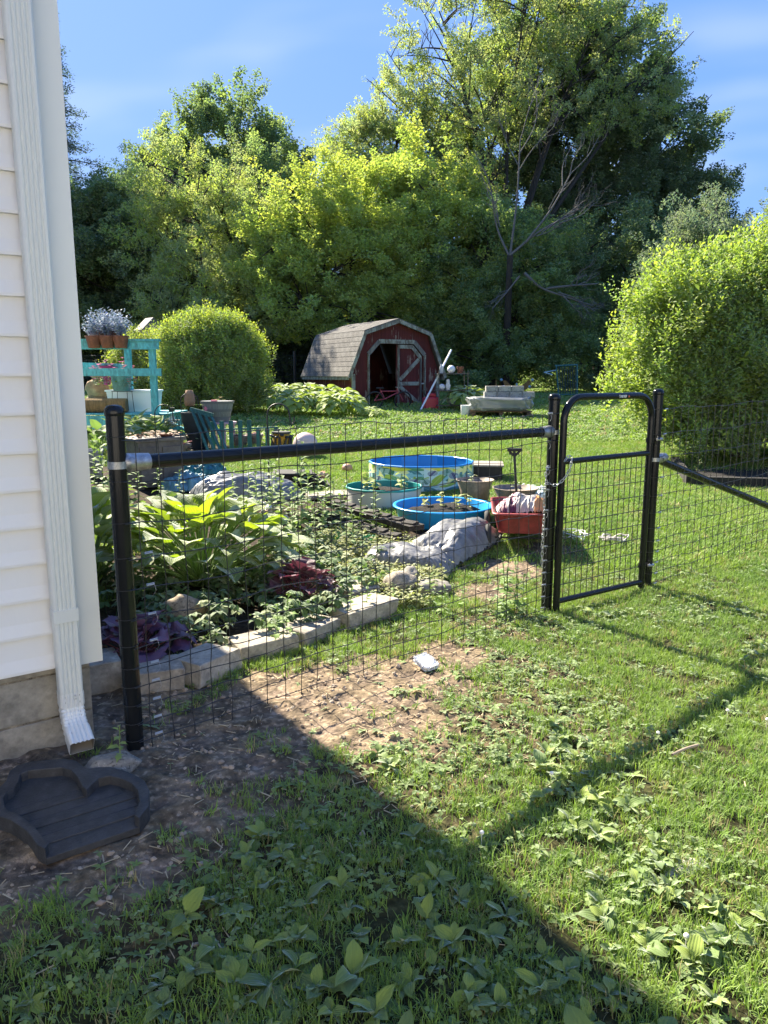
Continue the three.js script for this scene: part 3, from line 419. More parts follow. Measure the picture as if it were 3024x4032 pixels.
// ---------- the black splash tray under the downspout ----------
{
  const q = (u, v, h) => [u, v, h];
  const outer = [[-1.474, 0.06, -2.68], [-1.471, 0.06, -2.727], [-1.494, 0.06, -2.801], [-1.485, 0.06, -2.845], [-1.446, 0.06, -2.875], [-1.326, 0.06, -2.901], [-1.265, 0.06, -2.882], [-1.219, 0.06, -2.837], [-1.186, 0.06, -2.819], [-1.147, 0.06, -2.83], [-1.104, 0.06, -2.83], [-1.045, 0.06, -2.805], [-0.986, 0.06, -2.769], [-0.936, 0.06, -2.727], [-0.898, 0.06, -2.66], [-0.867, 0.06, -2.553], [-0.877, 0.06, -2.479], [-1.134, 0.06, -2.298], [-1.166, 0.06, -2.319], [-1.238, 0.06, -2.4], [-1.326, 0.06, -2.465], [-1.401, 0.06, -2.499], [-1.457, 0.06, -2.59]];
  const inner = [[-1.433, 0.06, -2.647], [-1.423, 0.06, -2.677], [-1.426, 0.06, -2.72], [-1.445, 0.06, -2.783], [-1.427, 0.06, -2.808], [-1.298, 0.06, -2.834], [-1.252, 0.06, -2.812], [-1.202, 0.06, -2.755], [-1.157, 0.06, -2.687], [-1.135, 0.06, -2.664], [-1.134, 0.06, -2.697], [-1.123, 0.06, -2.748], [-1.083, 0.06, -2.769], [-1.032, 0.06, -2.748], [-0.979, 0.06, -2.714], [-0.936, 0.06, -2.66], [-0.905, 0.06, -2.584], [-0.9, 0.06, -2.529], [-0.895, 0.06, -2.493], [-1.136, 0.06, -2.324], [-1.167, 0.06, -2.355], [-1.23, 0.06, -2.425], [-1.315, 0.06, -2.493], [-1.385, 0.06, -2.535], [-1.43, 0.06, -2.606]];
  const t = thing('splash_tray', 'black plastic splash tray with curved double lobed rim under the downspout', 'tray'), m = std(0.065, 0.064, 0.064, 0.62, { map: rep(T.mottle, 5), bumpMap: rep(T.rough, 8), bumpScale: 0.002 });
  const up = (pts) => pts.map(([x, , z]) => [x, -z]), lay = (g, y) => { g.rotateX(-Math.PI / 2); g.translate(0, y, 0); return g; };
  const rimLine = [outer[17], ...outer.slice(18), ...outer.slice(0, 17), inner[18], ...inner.slice(0, 18).reverse(), ...inner.slice(20).reverse(), inner[19]];
  part('rim', [lay(extrude(up(rimLine), 0.052, { bevel: 0.003 }), 0.008)], m, t);
  // floor: boards in relief, running along the front edge
  const f = V(outer[16][0] - outer[17][0], 0, outer[16][2] - outer[17][2]).normalize(), nrm = V(-f.z, 0, f.x); if (nrm.z > 0) nrm.negate();
  part('floor_panel', [lay(extrude(up(outer), 0.022, { bevel: 0.002 }), 0.002)], m, t);
  const o = V(outer[17][0], 0, outer[17][2]), inside = (x, z) => { let c = false; for (let i = 0, j = inner.length - 1; i < inner.length; j = i++) { const [xi, , zi] = inner[i], [xj, , zj] = inner[j]; if ((zi > z) !== (zj > z) && x < (xj - xi) * (z - zi) / (zj - zi) + xi) c = !c; } return c; };
  for (let k = 0; k < 7; k++) { const d0 = 0.016 + k * 0.06, d1 = d0 + 0.054; let s0 = 1, s1 = -1; for (let s = -0.6; s < 0.9; s += 0.006) { const ok = [d0, d1].every((d) => { const p = o.clone().addScaledVector(f, s).addScaledVector(nrm, d); return inside(p.x, p.z); }); if (ok) { s0 = Math.min(s0, s); s1 = Math.max(s1, s); } } if (s1 > s0) { const c = o.clone().addScaledVector(f, (s0 + s1) / 2).addScaledVector(nrm, (d0 + d1) / 2); part('rib', [rbox(s1 - s0, 0.008, 0.054, 0.003, [c.x, 0.025 + (k % 2) * 0.003, c.z], [0, Math.atan2(-f.z, f.x), 0])], m, t); } }
}

// ---------- the turquoise deck and what stands on it ----------
const turq = std(0.11, 0.6, 0.63, 0.55, { map: rep(T.wood, 0.7, 3), bumpMap: rep(T.woodB, 1, 4), bumpScale: 0.0015 });
const terra = std(0.30, 0.115, 0.07, 0.75, { map: rep(T.mottle, 3) }), blackIron = std(0.02, 0.02, 0.02, 0.5), soilM = std(0.02, 0.014, 0.01, 1, { map: rep(T.dirt, 6), bumpMap: rep(T.rough, 9), bumpScale: 0.02 });
const D0 = 14.3, deckTop = 0.913;
{
  const d = thing('deck', 'turquoise painted wooden deck with post and rail edge', 'deck');
  const xr = -4.128, z = -D0, xl = -8.6;
  for (let k = 0; k < 10; k++) part('deck_board', [rbox(xr - xl + 0.1, 0.03, 0.135, 0.005, [(xr + xl) / 2 + 0.05, deckTop - 0.015, z - 0.06 - k * 0.142])], turq, d);
  part('fascia_board', [box(xr - xl, 0.887 - 0.637, 0.035, [(xr + xl) / 2, (0.887 + 0.637) / 2 - 0.015, z + 0.04])], turq, d);
  part('fascia_board', [box(0.035, 0.25, 1.4, [xr, deckTop - 0.16, z - 0.66])], turq, d);
  const postG = (x, zz, top) => box(0.115, top - 0.4, 0.1, [x, (top + 0.4) / 2, zz]);
  const xa = -4.274, xb = -5.023;
  part('post', [postG(xa, z + 0.0, 2.107)], turq, d); part('post', [postG(xb, z - 0.9, 2.244)], turq, d); 
  part('top_rail', [box(xa + 0.16 - xl, 0.04, 0.16, [(xa + 0.16 + xl) / 2, 2.248, z + 0.04])], turq, d);
  part('rail_board', [box(xa + 0.15 - xl, 0.145, 0.04, [(xa + 0.15 + xl) / 2, 2.165 - 0.01, z + 0.075])], turq, d);
  part('rail_board', [box(xa + 0.17 - xl, 0.14, 0.04, [(xa + 0.17 + xl) / 2, 1.671, z + 0.075])], turq, d);
  part('rail_board', [plank([xb, 1.763, z - 0.95], [xl, 1.888, z - 0.95], 0.04, 0.14)], turq, d);
  part('stair_stringer', [plank([xr + 0.02, 0.697, z - 0.02], [xr + 0.62, 0.46, z + 0.35], 0.04, 0.24)], turq, d);
  part('footing_post', [box(0.1, 0.5, 0.1, [xa, 0.55, z - 0.05])], turq, d);
}
function pot(name, label, cat, p, prof, m, group, seg = 28) { const t = thing(name, label, cat, p, 0, group); part('pot', [lathe(prof, seg)], m, t); return t; }
const potProf = (r, h, b = 0.7) => [[0.001, 0], [r * b, 0], [r * 0.96, h * 0.86], [r * 1.02, h * 0.86], [r * 1.04, h], [r * 0.97, h], [r * 0.93, h * 0.9], [r * 0.001, h * 0.88]];
{
  seed(91); const spikes = [], L = leaf(0.05, 0.022, { bend: 0.3, nu: 1, nv: 2 });
  for (let k = 0; k < 70; k++) { const a = R(0, 6.28), l = R(0.2, 0.42), t = R(0, 0.7), dx = Math.sin(a) * t * 0.3, dz = Math.cos(a) * t * 0.3; for (let j = 0; j < 7; j++) { const s = 0.35 + j / 7 * 0.65; spikes.push(placed(L, [dx * s, l * s, dz * s], a + j * 2.4, -0.6 + R(-0.4, 0.4), R(-0.5, 0.5), R(0.7, 1.2))); } }
  const silver = leafMat(0.2, 0.27, 0.33, 0.25), lilac = leafMat(0.27, 0.33, 0.47, 0.25), cut = spikes.length >> 1;
  const base = pot('flower_pot', 'terracotta pot of silvery blue foliage hung on the turquoise top rail', 'flower pot', [-5.285, 2.103, -14.16], potProf(0.145, 0.22), terra, 'pots along the deck rail');
  part('foliage', spikes.slice(0, cut).map((g) => g.scale(1.35, 1.3, 1.35).translate(0, 0.12, 0)), silver, base, { kind: 'stuff', ownUV: true }); part('blossom', spikes.slice(cut).map((g) => g.scale(1.35, 1.3, 1.35).translate(0, 0.12, 0)), lilac, base, { kind: 'stuff', ownUV: true });
  copy(base, [-5.039, 2.103, -14.16], 1); copy(base, [-4.794, 2.103, -14.16], 2.2); copy(base, [-5.267, 2.203, -14.5], 3, 1); copy(base, [-5.007, 2.203, -14.5], 4.1, 1);
}
function blooms(t, r, h, n, cols, sd, leafC = [0.12, 0.2, 0.04]) {
  seed(sd); const F = leaf(0.05, 0.05, { bend: 0.6, nu: 2, nv: 2, prof: round }), lv = [], fl = cols.map(() => []);
  for (let k = 0; k < n; k++) { const a = R(0, 6.3), q = Math.sqrt(rnd()) * r, y = h * R(0.4, 1) * (1 - 0.4 * q / r), p = [Math.sin(a) * q, y, Math.cos(a) * q]; const o = fl[Math.floor(rnd() * fl.length)]; for (let j = 0; j < 5; j++) o.push(placed(F, p, a + j * 1.257, -0.7, 0)); for (let j = 0; j < 3; j++) lv.push(placed(F, [p[0] * R(0.6, 1.1), p[1] * R(0.4, 0.9), p[2] * R(0.6, 1.1)], R(0, 6), R(-0.5, 0.5), 0, 1.1)); }
  part('foliage', lv, leafMat(...leafC), t, { kind: 'stuff', ownUV: true }); cols.forEach((c, i) => fl[i].length && part('blossom', fl[i], leafMat(...c, 0.35), t, { kind: 'stuff', ownUV: true }));
}
const magenta = std(0.32, 0.03, 0.14, 0.5);
{ const p = [-5.427, 1.370, -15.1], t = thing('flower_pot', 'magenta cone pot of pink petunias behind the deck post', 'flower pot', p); part('pot', [lathe([[0.001, 0.06], [0.06, 0.06], [0.12, 0.42], [0.14, 0.43], [0.11, 0.42], [0.001, 0.4]], 20)], magenta, t); seed(3); const s = new THREE.Group(); blooms(t, 0.3, 0.62, 60, [[0.62, 0.16, 0.36], [0.7, 0.3, 0.48]], 92); part('hanger', [bar([0, 0.4, 0], [0, 0.9, 0], 0.006)], blackIron, t); }
{ const t = thing('flower_pot', 'second pink petunia pot hanging beyond the deck post', 'flower pot', [-5.185, 1.438, -15.4]); part('pot', [lathe([[0.001, 0.06], [0.06, 0.06], [0.1, 0.36], [0.12, 0.37], [0.001, 0.34]], 20)], magenta, t); blooms(t, 0.24, 0.54, 46, [[0.66, 0.22, 0.42]], 93); part('hanger', [bar([0, 0.35, 0], [0, 0.8, 0], 0.006)], blackIron, t); }
{
  const p = [-5.027, deckTop, -14.75], t = thing('plant_stand', 'thin black wire plant stand on the deck', 'plant stand', p);
  for (const [x, z] of [[-0.14, -0.14], [0.14, -0.14], [-0.14, 0.14], [0.14, 0.14]]) part('leg', [bar([x * 1.15, 0, z * 1.15], [x, 0.4, z], 0.006)], blackIron, t);
  part('ring', [moved(new THREE.TorusGeometry(0.19, 0.006, 6, 24), [0, 0.4, 0], [Math.PI / 2, 0, 0])], blackIron, t);
  const q = thing('flower_pot', 'tapered turquoise pot of red and pink flowers on the wire stand', 'flower pot', [p[0], p[1] + 0.4, p[2]]); part('pot', [lathe([[0.001, 0], [0.17, 0], [0.225, 0.37], [0.235, 0.37], [0.235, 0.4], [0.2, 0.4], [0.001, 0.36]], 4, [0, 0, 0], [0, 0.78, 0])], std(0.22, 0.42, 0.42, 0.6, { map: rep(T.mottle, 2) }), q); blooms(q, 0.3, 0.6, 40, [[0.6, 0.05, 0.1], [0.66, 0.2, 0.3], [0.6, 0.55, 0.45]], 94);
}
{
  const t = thing('storage_bin', 'translucent plastic storage bin on the deck', 'bin', [-4.934, deckTop, -15.2]), m = std(0.72, 0.78, 0.82, 0.35, { transmission: 0.3 });
  part('tub', [extrude([[-0.42, 0], [0.42, 0], [0.48, 0.4], [-0.48, 0.4]], 0.42, { bevel: 0.01 }).translate(0, 0, -0.21)], m, t); part('rim', [rbox(1.02, 0.035, 0.48, 0.012, [0, 0.405, 0])], std(0.8, 0.82, 0.84, 0.4), t);
}
{
  const g = cyl(0.135, 0.135, 0.85, [0, 0.135, 0], [0, 0, Math.PI / 2], 24); single('bark_log', 'rolled tan coir mat lying on the deck', 'roll', [g], std(0.38, 0.24, 0.1, 1, { map: rep(T.wood, 3), bumpMap: rep(T.rough, 6), bumpScale: 0.02 }), [-5.336, deckTop, -14.6], 0.1);
  const fig = thing('garden_figure', 'weathered tan garden figure at the back of the deck', 'ornament', [-5.774, deckTop, -15.5]); part('body', [stoneGeo(0.2, 1.1, 1.1, 0.8, 31).translate(0, 0.42, 0)], std(0.45, 0.27, 0.14, 0.9, { map: T.mottle }), fig); part('head', [stoneGeo(0.11, 1, 1, 1, 37).translate(-0.02, 0.72, 0)], std(0.5, 0.3, 0.16, 0.9, { map: T.mottle }), fig); part('base', [stoneGeo(0.24, 1, 0.8, 0.7, 33).translate(0, 0.16, 0)], std(0.25, 0.17, 0.1, 0.9, { map: T.mottle }), fig);
}
{ // bird house roof behind the rail
  const t = thing('bird_house', 'grey gable roofed bird house on a pole behind the deck rail', 'bird house', [-6.623, 0.86, -22.048]), y = 2.508 - 0.72; const b = y - 0;
  const base = 0.75; part('pole', [bar([0, 0, 0], [0, 1.75, 0], 0.04)], std(0.25, 0.24, 0.22, 0.8), t); part('box', [box(0.4, 0.3, 0.4, [0, 1.85, 0])], std(0.2, 0.2, 0.2, 0.8), t); part('roof', [extrude([[-0.36, 2.0], [0, 2.35], [0.36, 2.0]], 0.56).translate(0, 0, -0.28).rotateY(0.7)], std(0.14, 0.14, 0.14, 0.8, { map: T.mottle }), t);
}

// ---------- pots, hooks and furniture between deck and fence ----------
{
  const t = thing('bucket', 'dirty white plastic bucket by the house corner', 'bucket', [-4.024, 0.236, -10.403]); part('pail', [lathe([[0.001, 0], [0.13, 0], [0.155, 0.34], [0.165, 0.34], [0.165, 0.38], [0.15, 0.38], [0.14, 0.1], [0.001, 0.05]], 28)], std(0.5, 0.52, 0.54, 0.5, { map: rep(T.mottle, 2) }), t); part('handle', [tube([[-0.165, 0.33, 0.02], [-0.1, 0.2, 0.16], [0.1, 0.2, 0.16], [0.165, 0.33, 0.02]], 0.004)], galv, t);
}
{
  const a = [-3.175, 0.185, -9.459], b = [-2.747, 0.205, -9.816], turn = Math.atan2(-(b[2] - a[2]), b[0] - a[0]), t = thing('storage_cabinet', 'low taupe plastic garden cabinet topped with dry leaves', 'cabinet', [(a[0] + b[0]) / 2, a[1], (a[2] + b[2]) / 2 - 0.15], turn), m = std(0.2, 0.17, 0.14, 0.6, { map: rep(T.mottle, 1.5) });
  part('body', [box(0.6, 0.58, 0.4, [0, 0.32, 0])], m, t); part('lid', [rbox(0.68, 0.05, 0.46, 0.012, [0, 0.63, 0])], m, t); for (const x of [-0.15, 0.15]) part('door_panel', [rbox(0.27, 0.46, 0.02, 0.006, [x, 0.31, 0.205])], m, t); for (const x of [-0.26, 0.26]) part('foot', [box(0.06, 0.06, 0.36, [x, 0.02, 0])], m, t);
  seed(95); const L = leaf(0.09, 0.05, { bend: 0.6, nu: 2, nv: 3 }), o = []; for (let k = 0; k < 70; k++) o.push(placed(L, [R(-0.34, 0.34), 0.662 + R(0, 0.05), R(-0.2, 0.2)], R(0, 6), R(-0.5, 0.4), R(-0.5, 0.5))); part('dry_leaves', o, std(0.36, 0.26, 0.17, 0.9), t, { kind: 'stuff', ownUV: true });
  single('clay_saucer', 'rusty orange clay saucer on the taupe cabinet', 'saucer', [lathe([[0.001, 0], [0.07, 0], [0.09, 0.035], [0.08, 0.035], [0.001, 0.012]], 20)], terra, [t.position.x + 0.16, t.position.y + 0.657, t.position.z]);
}
function hook(label, p, h, reach, r = 0.006) { const t = thing('shepherd_hook', label, 'garden hook', p), pts = [[0, -0.1, 0], [0, h * 0.5, 0], [0, h - 0.12, 0]]; for (let k = 1; k <= 8; k++) { const a = Math.PI * k / 8; pts.push([reach / 2 * (1 - Math.cos(a)), h - 0.12 + 0.12 * Math.sin(a), 0]); } pts.push([reach + 0.012, h - 0.2, 0], [reach + 0.03, h - 0.22, 0], [reach + 0.05, h - 0.19, 0], [reach + 0.05, h - 0.14, 0]); part('rod', [tube(pts, r, 8, 80)], blackIron, t); return t; }
hook('thin black shepherd hook holding the bulb lantern', [-2.82, 0.182, -9.402], 1.266 - 0.185, 0.22);
{
  const p = [-2.621, 1.079, -9.45], t = thing('hanging_lantern', 'clear glass bulb lantern with wire cage hanging from the hook', 'lantern', p);
  part('bulb', [lathe([[0.014, 0.1], [0.016, 0.06], [0.035, 0.025], [0.042, -0.005], [0.035, -0.035], [0.016, -0.05], [0.001, -0.053]], 20)], std(0.9, 0.93, 0.95, 0.05, { transmission: 0.9, thickness: 0 }), t); part('cap', [box(0.06, 0.05, 0.06, [0, 0.12, 0])], std(0.03, 0.05, 0.03, 0.6), t); part('hanger', [bar([0, 0.14, 0], [0, 0.24, 0], 0.003)], blackIron, t);
  const w = []; for (let k = 0; k < 6; k++) { const a = k * 1.047, b = a + 0.5236, c = a + 1.047; w.push(bar([0.1 * Math.sin(a), -0.01, 0.1 * Math.cos(a)], [0.1 * Math.sin(c), -0.01, 0.1 * Math.cos(c)], 0.003), bar([0.085 * Math.sin(b), -0.09, 0.085 * Math.cos(b)], [0.1 * Math.sin(a), -0.01, 0.1 * Math.cos(a)], 0.0025), bar([0.085 * Math.sin(b), -0.09, 0.085 * Math.cos(b)], [0.1 * Math.sin(c), -0.01, 0.1 * Math.cos(c)], 0.0025), bar([0.045 * Math.sin(a), 0.1, 0.045 * Math.cos(a)], [0.1 * Math.sin(a), -0.01, 0.1 * Math.cos(a)], 0.0025)); } part('wire_cage', w, blackIron, t, { kind: 'stuff' });
}
hook('slender shepherd hook in front of the round bush holding a tan feeder', [-3.582, 0.403, -13.519], 1.300 - 0.4, 0.3, 0.008);
single('bird_feeder', 'tan paper bag shaped feeder hanging in front of the round bush', 'feeder', [lathe([[0.001, 0], [0.09, 0.01], [0.1, 0.1], [0.085, 0.2], [0.06, 0.28], [0.001, 0.28]], 7)], std(0.42, 0.25, 0.14, 0.9, { map: T.mottle }), [-3.375, 1.082, -13.3]).userData.label;
{
  const p = [-3.204, 0.379, -13.075], t = thing('planter', 'tall navy tapered planter with young green plant', 'planter', p); part('pot', [lathe([[0.001, 0], [0.16, 0], [0.27, 0.6], [0.28, 0.62], [0.26, 0.62], [0.001, 0.56]], 20)], std(0.02, 0.028, 0.045, 0.5, { map: T.mottle }), t); blooms(t, 0.2, 0.85, 30, [[0.14, 0.24, 0.04], [0.2, 0.3, 0.05]], 96);
}
{ // coral feeder stakes beside the navy planter
  for (const [p, h] of [[[-3.049, 0.388, -13.238], 1.062 - 0.4], [[-2.972, 0.397, -13.405], 1.158 - 0.4]]) { const t = thing('garden_stake', 'coral pink plastic garden stake beside the navy planter', 'garden stake', p, 0, 'coral garden stakes'); part('stake', [bar([0, 0, 0], [0, h * 0.6, 0], 0.008)], blackIron, t); part('tube', [cyl(0.028, 0.028, h * 0.42, [0, h * 0.78, 0])], std(0.7, 0.16, 0.18, 0.5), t); part('cap', [box(0.09, 0.07, 0.09, [0, h, 0])], std(0.72, 0.2, 0.26, 0.5), t); }
}
{
  const p = [-2.874, 0.397, -13.405], t = thing('plant_stand', 'pale pink round plant stand under the banded tub', 'plant stand', p), pink = std(0.58, 0.36, 0.4, 0.6), top = 0.798 - p[1];
  part('top', [cyl(0.28, 0.28, 0.03, [0, top, 0], [0, 0, 0], 28)], pink, t); for (let k = 0; k < 4; k++) { const a = k * 1.57 + 0.5; part('leg', [bar([0.25 * Math.sin(a), 0, 0.25 * Math.cos(a)], [0.24 * Math.sin(a), top, 0.24 * Math.cos(a)], 0.016)], pink, t); }
  const q = thing('planter_tub', 'whitewashed grey banded half barrel tub with succulents', 'planter', [p[0] - 0.04, p[1] + top + 0.016, p[2]]), h = 0.36, tub = std(0.33, 0.34, 0.35, 0.8, { map: rep(T.wood, 5, 1) }); part('tub', [lathe([[0.001, 0], [0.19, 0], [0.285, h], [0.265, h], [0.001, h - 0.05]], 28)], tub, q); for (const [y, r] of [[0.07, 0.212], [0.2, 0.245], [h - 0.02, 0.286]]) part('hoop', [cyl(r + 0.012, r, 0.045, [0, y, 0], [0, 0, 0], 28, true)], std(0.14, 0.145, 0.15, 0.7), q); blooms(q, 0.24, 0.46, 34, [[0.4, 0.3, 0.14], [0.3, 0.32, 0.12]], 97, [0.25, 0.28, 0.1]);
}
{ // teal picket panel and the leaning slatted back
  const a = [-2.746, 0.333, -12.219], b = [-1.776, 0.351, -12.558], t = thing('picket_panel', 'low teal picket fence panel beside the lantern', 'picket panel'), m = std(0.035, 0.2, 0.2, 0.6, { map: rep(T.wood, 1, 2) });
  const at = (s, y) => [lerp(a[0], b[0], s), lerp(a[1], b[1], s) + y, lerp(a[2], b[2], s)]; part('rail', [plank(at(-0.02, 0.42), at(1.02, 0.42), 0.03, 0.025)], m, t); part('rail', [plank(at(-0.02, 0.08), at(1.02, 0.08), 0.03, 0.04)], m, t);
  for (let k = 0; k < 8; k++) { const q = at(k / 7, 0); part('picket', [box(0.07, k < 5 ? 0.56 : 0.42, 0.018, [q[0], q[1] + (k < 5 ? 0.28 : 0.21), q[2] + 0.02])], m, t); }
  const c = thing('slatted_chair_back', 'teal slatted chair back leaning in front of the pickets', 'chair back'), A = [-3.041, 1.087, -12.1], B = [-2.751, 0.257, -11.9], w = 0.3, m2 = std(0.04, 0.17, 0.18, 0.55, { map: rep(T.wood, 1, 2) }), sh = (p, dx) => [p[0] + dx, p[1], p[2]];
  part('top_slat', [plank(sh(A, -0.03), sh([A[0], A[1] - 0.1, A[2]], w + 0.04), 0.03, 0.07)], m2, c); for (let k = 0; k < 4; k++) part('slat', [plank(sh([A[0], A[1] - 0.03 * k, A[2]], w * k / 3), sh([B[0] + 0.02, 0.36, B[2]], w * k / 3), 0.045, 0.02)], m2, c);
}
{ // bits standing behind the pickets
  for (const [p, r, l] of [[[-2.5, 0.388, -13.238], 0.14, 'small grey pot with red leaves behind the teal pickets'], [[-2.269, 0.397, -13.405], 0.13, 'small brown pot with wilted pink flowers behind the teal pickets'], [[-3.224, 0.333, -12.219], 0.12, 'small mauve pot of dark red leaves beside the cabinet']]) { const t = pot('flower_pot', l, 'flower pot', p, potProf(r, 0.2), std(0.2, 0.15, 0.15, 0.7)); blooms(t, r * 1.1, 0.38, 14, [[0.3, 0.05, 0.06], [0.4, 0.25, 0.25]], 98 + r * 100, [0.12, 0.1, 0.05]); }
}
hook('sturdy black shepherd hook holding the yellow silhouette lantern', [-1.27, 0.124, -8.317], 1.309 - 0.12, 0.24, 0.0085);
{
  const p = [-1.123, 0.912 - 0.1, -8.32], t = thing('hanging_lantern', 'black and yellow cut out metal lantern hanging from the hook', 'lantern', p), rl = 0.105;
  part('top_ring', [cyl(rl, rl, 0.02, [0, 0.19, 0], [0, 0, 0], 24)], blackIron, t); part('base', [cyl(rl, rl, 0.03, [0, 0, 0], [0, 0, 0], 24)], blackIron, t); part('bail', [tube([[-rl, 0.19, 0], [-rl * 0.85, 0.27, 0], [0, 0.32, 0], [rl * 0.85, 0.27, 0], [rl, 0.19, 0]], 0.003)], blackIron, t);
  part('shade', [cyl(rl * 0.9, rl * 0.9, 0.19, [0, 0.095, 0], [0, 0, 0], 24, true)], std(0.5, 0.34, 0.03, 0.8, { transmission: 0.5 }), t);
  seed(99); const cutouts = []; for (let k = 0; k < 12; k++) { const a = k * 0.5236, y = R(0.03, 0.06), h = R(0.05, 0.16); cutouts.push(cyl(0.008, 0.022, h, [Math.sin(a) * rl, h / 2 + 0.01, Math.cos(a) * rl], [0, 0, R(-0.3, 0.3)], 5)); cutouts.push(ball(0.022, [Math.sin(a + 0.2) * rl, R(0.14, 0.18), Math.cos(a + 0.2) * rl], [1.2, 0.7, 1.2], 7, 5)); } part('cut_out_panel', cutouts, blackIron, t, { kind: 'stuff' });
}
single('ball', 'large pale pink play ball on the lawn', 'ball', [ball(0.2, [0, 0.2, 0], [1, 1, 1], 32, 24)], std(0.62, 0.45, 0.4, 0.35, { transmission: 0.0 }), [-1.252, 0.326, -12.079]);

// ---------- soft bags ----------
function bagGeo(w, l, h, sd, wr = 0.03, edge = 0.0) {       // a filled plastic sack lying flat, seams at both ends
  const nu = 70, nv = 90, P = (u, v, top) => {
    const e = Math.pow(Math.max(0, 1 - Math.pow(Math.abs(u), 3.2)), 0.55) * Math.pow(Math.max(0, 1 - Math.pow(Math.abs(v), 3.6)), 0.55), pinch = 1 - 0.18 * Math.pow(Math.abs(v), 5);
    const lump = 1 + 0.16 * n2(u * 0.9 + sd, v * 1.1), av = Math.abs(v), q = n2(u * 1.5 + sd, v * 1.5);
    const fold = (Math.pow(av, 1.3) * Math.sin(u * 15 + 3 * q + v * 2) + 0.55 * Math.sin(v * 8 + u * 3.5 + 4 * n2(u * 1.8, v * 1.8 + sd)) + 0.3 * Math.sin(v * 19 - u * 5 + 5 * n2(u * 3 + sd, v * 3))) * Math.min(1, e * 2);
    return [u * w / 2 * pinch + wr * 0.5 * n2(v * 4 + sd, u), top ? Math.max(0.012, h * e * lump + wr * fold) + 0.012 * (1 - e) * n2(u * 9, v * 9 + sd) * 1.5 : -0.005, v * l / 2 + wr * 0.4 * n2(u * 5, v + sd)];
  };
  const p = [], ix = []; for (const top of [1, 0]) { const o = p.length / 3; for (let j = 0; j <= nv; j++) for (let i = 0; i <= nu; i++) p.push(...P(i / nu * 2 - 1, j / nv * 2 - 1, top)); for (let j = 0; j < nv; j++) for (let i = 0; i < nu; i++) { const a = o + j * (nu + 1) + i; top ? ix.push(a, a + nu + 1, a + 1, a + 1, a + nu + 1, a + nu + 2) : ix.push(a, a + 1, a + nu + 1, a + 1, a + nu + 2, a + nu + 1); } }
  const g = new THREE.BufferGeometry(); g.setAttribute('position', new THREE.Float32BufferAttribute(p, 3)); g.setAttribute('uv', new THREE.Float32BufferAttribute(new Float32Array(p.length / 3 * 2), 2)); g.setIndex(ix); g.computeVertexNormals(); return g;
}
const silverBag = std(0.27, 0.265, 0.26, 0.34, { map: rep(T.mottle, 2.2), bumpMap: rep(T.woodB, 0.6, 0.9), bumpScale: 0.006 });
function bag(label, p, turn, g, m, tilt = [0, 0]) { const e = single('soil_bag', label, 'bag', g, m, p, turn); e.rotation.set(tilt[0], turn, tilt[1], 'YXZ'); return e; }
bag('full silver grey soil bag leaning on the blue wading pool', [0.62, 0.05, -6.72], -0.62, bagGeo(0.62, 0.98, 0.25, 3, 0.006), silverBag, [0.1, 0.12]);
bag('slumped silver grey soil bag lying beside the tan stones', [0.2, 0.01, -6.22], 1.25, bagGeo(0.44, 0.78, 0.19, 9, 0.005), silverBag, [0.03, 0.06]);
bag('long pale grey soil bag lying behind the hosta', [-1.62, 0.17, -9.0], -1.02, bagGeo(0.62, 1.3, 0.28, 14, 0.007), std(0.27, 0.27, 0.27, 0.34, { map: rep(T.mottle, 2), bumpMap: rep(T.woodB, 0.35, 1.6), bumpScale: 0.008 }), [-0.12, 0]);
bag('crumpled white soil bag under the long grey bag', [-1.75, 0.13, -8.35], 1.4, bagGeo(0.4, 0.9, 0.12, 18, 0.02), std(0.66, 0.66, 0.65, 0.4, { map: rep(T.mottle, 2) }));
{ // bag with a green panel of print
  const c = document.createElement('canvas'); c.width = c.height = 256; const x = c.getContext('2d'); x.fillStyle = '#d9d9d4'; x.fillRect(0, 0, 256, 256); x.fillStyle = '#3f7a33'; x.fillRect(0, 20, 256, 70); x.fillStyle = '#1d2326'; for (let k = 0; k < 9; k++) x.fillRect(14 + k * 26, 120 + (k % 3) * 9, 15, 46); x.fillStyle = '#b59a78'; x.fillRect(0, 200, 256, 30);
  const t = new THREE.CanvasTexture(c); t.colorSpace = THREE.SRGBColorSpace; t.wrapS = t.wrapT = THREE.RepeatWrapping; t.repeat.set(1.4, 1.4);
  bag('white soil bag with green and black print beside the tall weeds', [-1.32, 0.1, -7.95], 0.9, bagGeo(0.4, 0.6, 0.16, 22, 0.03), std(1, 1, 1, 0.4, { map: t }));
}
single('tarp', 'crumpled light blue tarp beside the grey bag', 'tarp', bagGeo(0.7, 0.8, 0.16, 27, 0.035), std(0.2, 0.42, 0.5, 0.5, { map: rep(T.mottle, 2) }), [-2.535, 0.198, -9.694], 0.5);
single('tarp', 'folded dark teal tarp behind the light blue tarp', 'tarp', bagGeo(0.5, 0.7, 0.22, 29, 0.03), std(0.03, 0.2, 0.24, 0.5, { map: rep(T.mottle, 2) }), [-2.554, 0.236, -10.403], 1.4);
single('plastic_sheet', 'crumpled bright green plastic sheet in the weeds', 'plastic', bagGeo(0.26, 0.5, 0.06, 33, 0.03), std(0.03, 0.42, 0.14, 0.4), [-0.24, 0.057, -7.069], 1.5);
single('plastic_sheet', 'small bright green plastic scrap beside the dark slab stack', 'plastic', bagGeo(0.16, 0.2, 0.13, 35, 0.02), std(0.03, 0.42, 0.14, 0.4), [-1.048, 0.201, -9.755], 0.5);
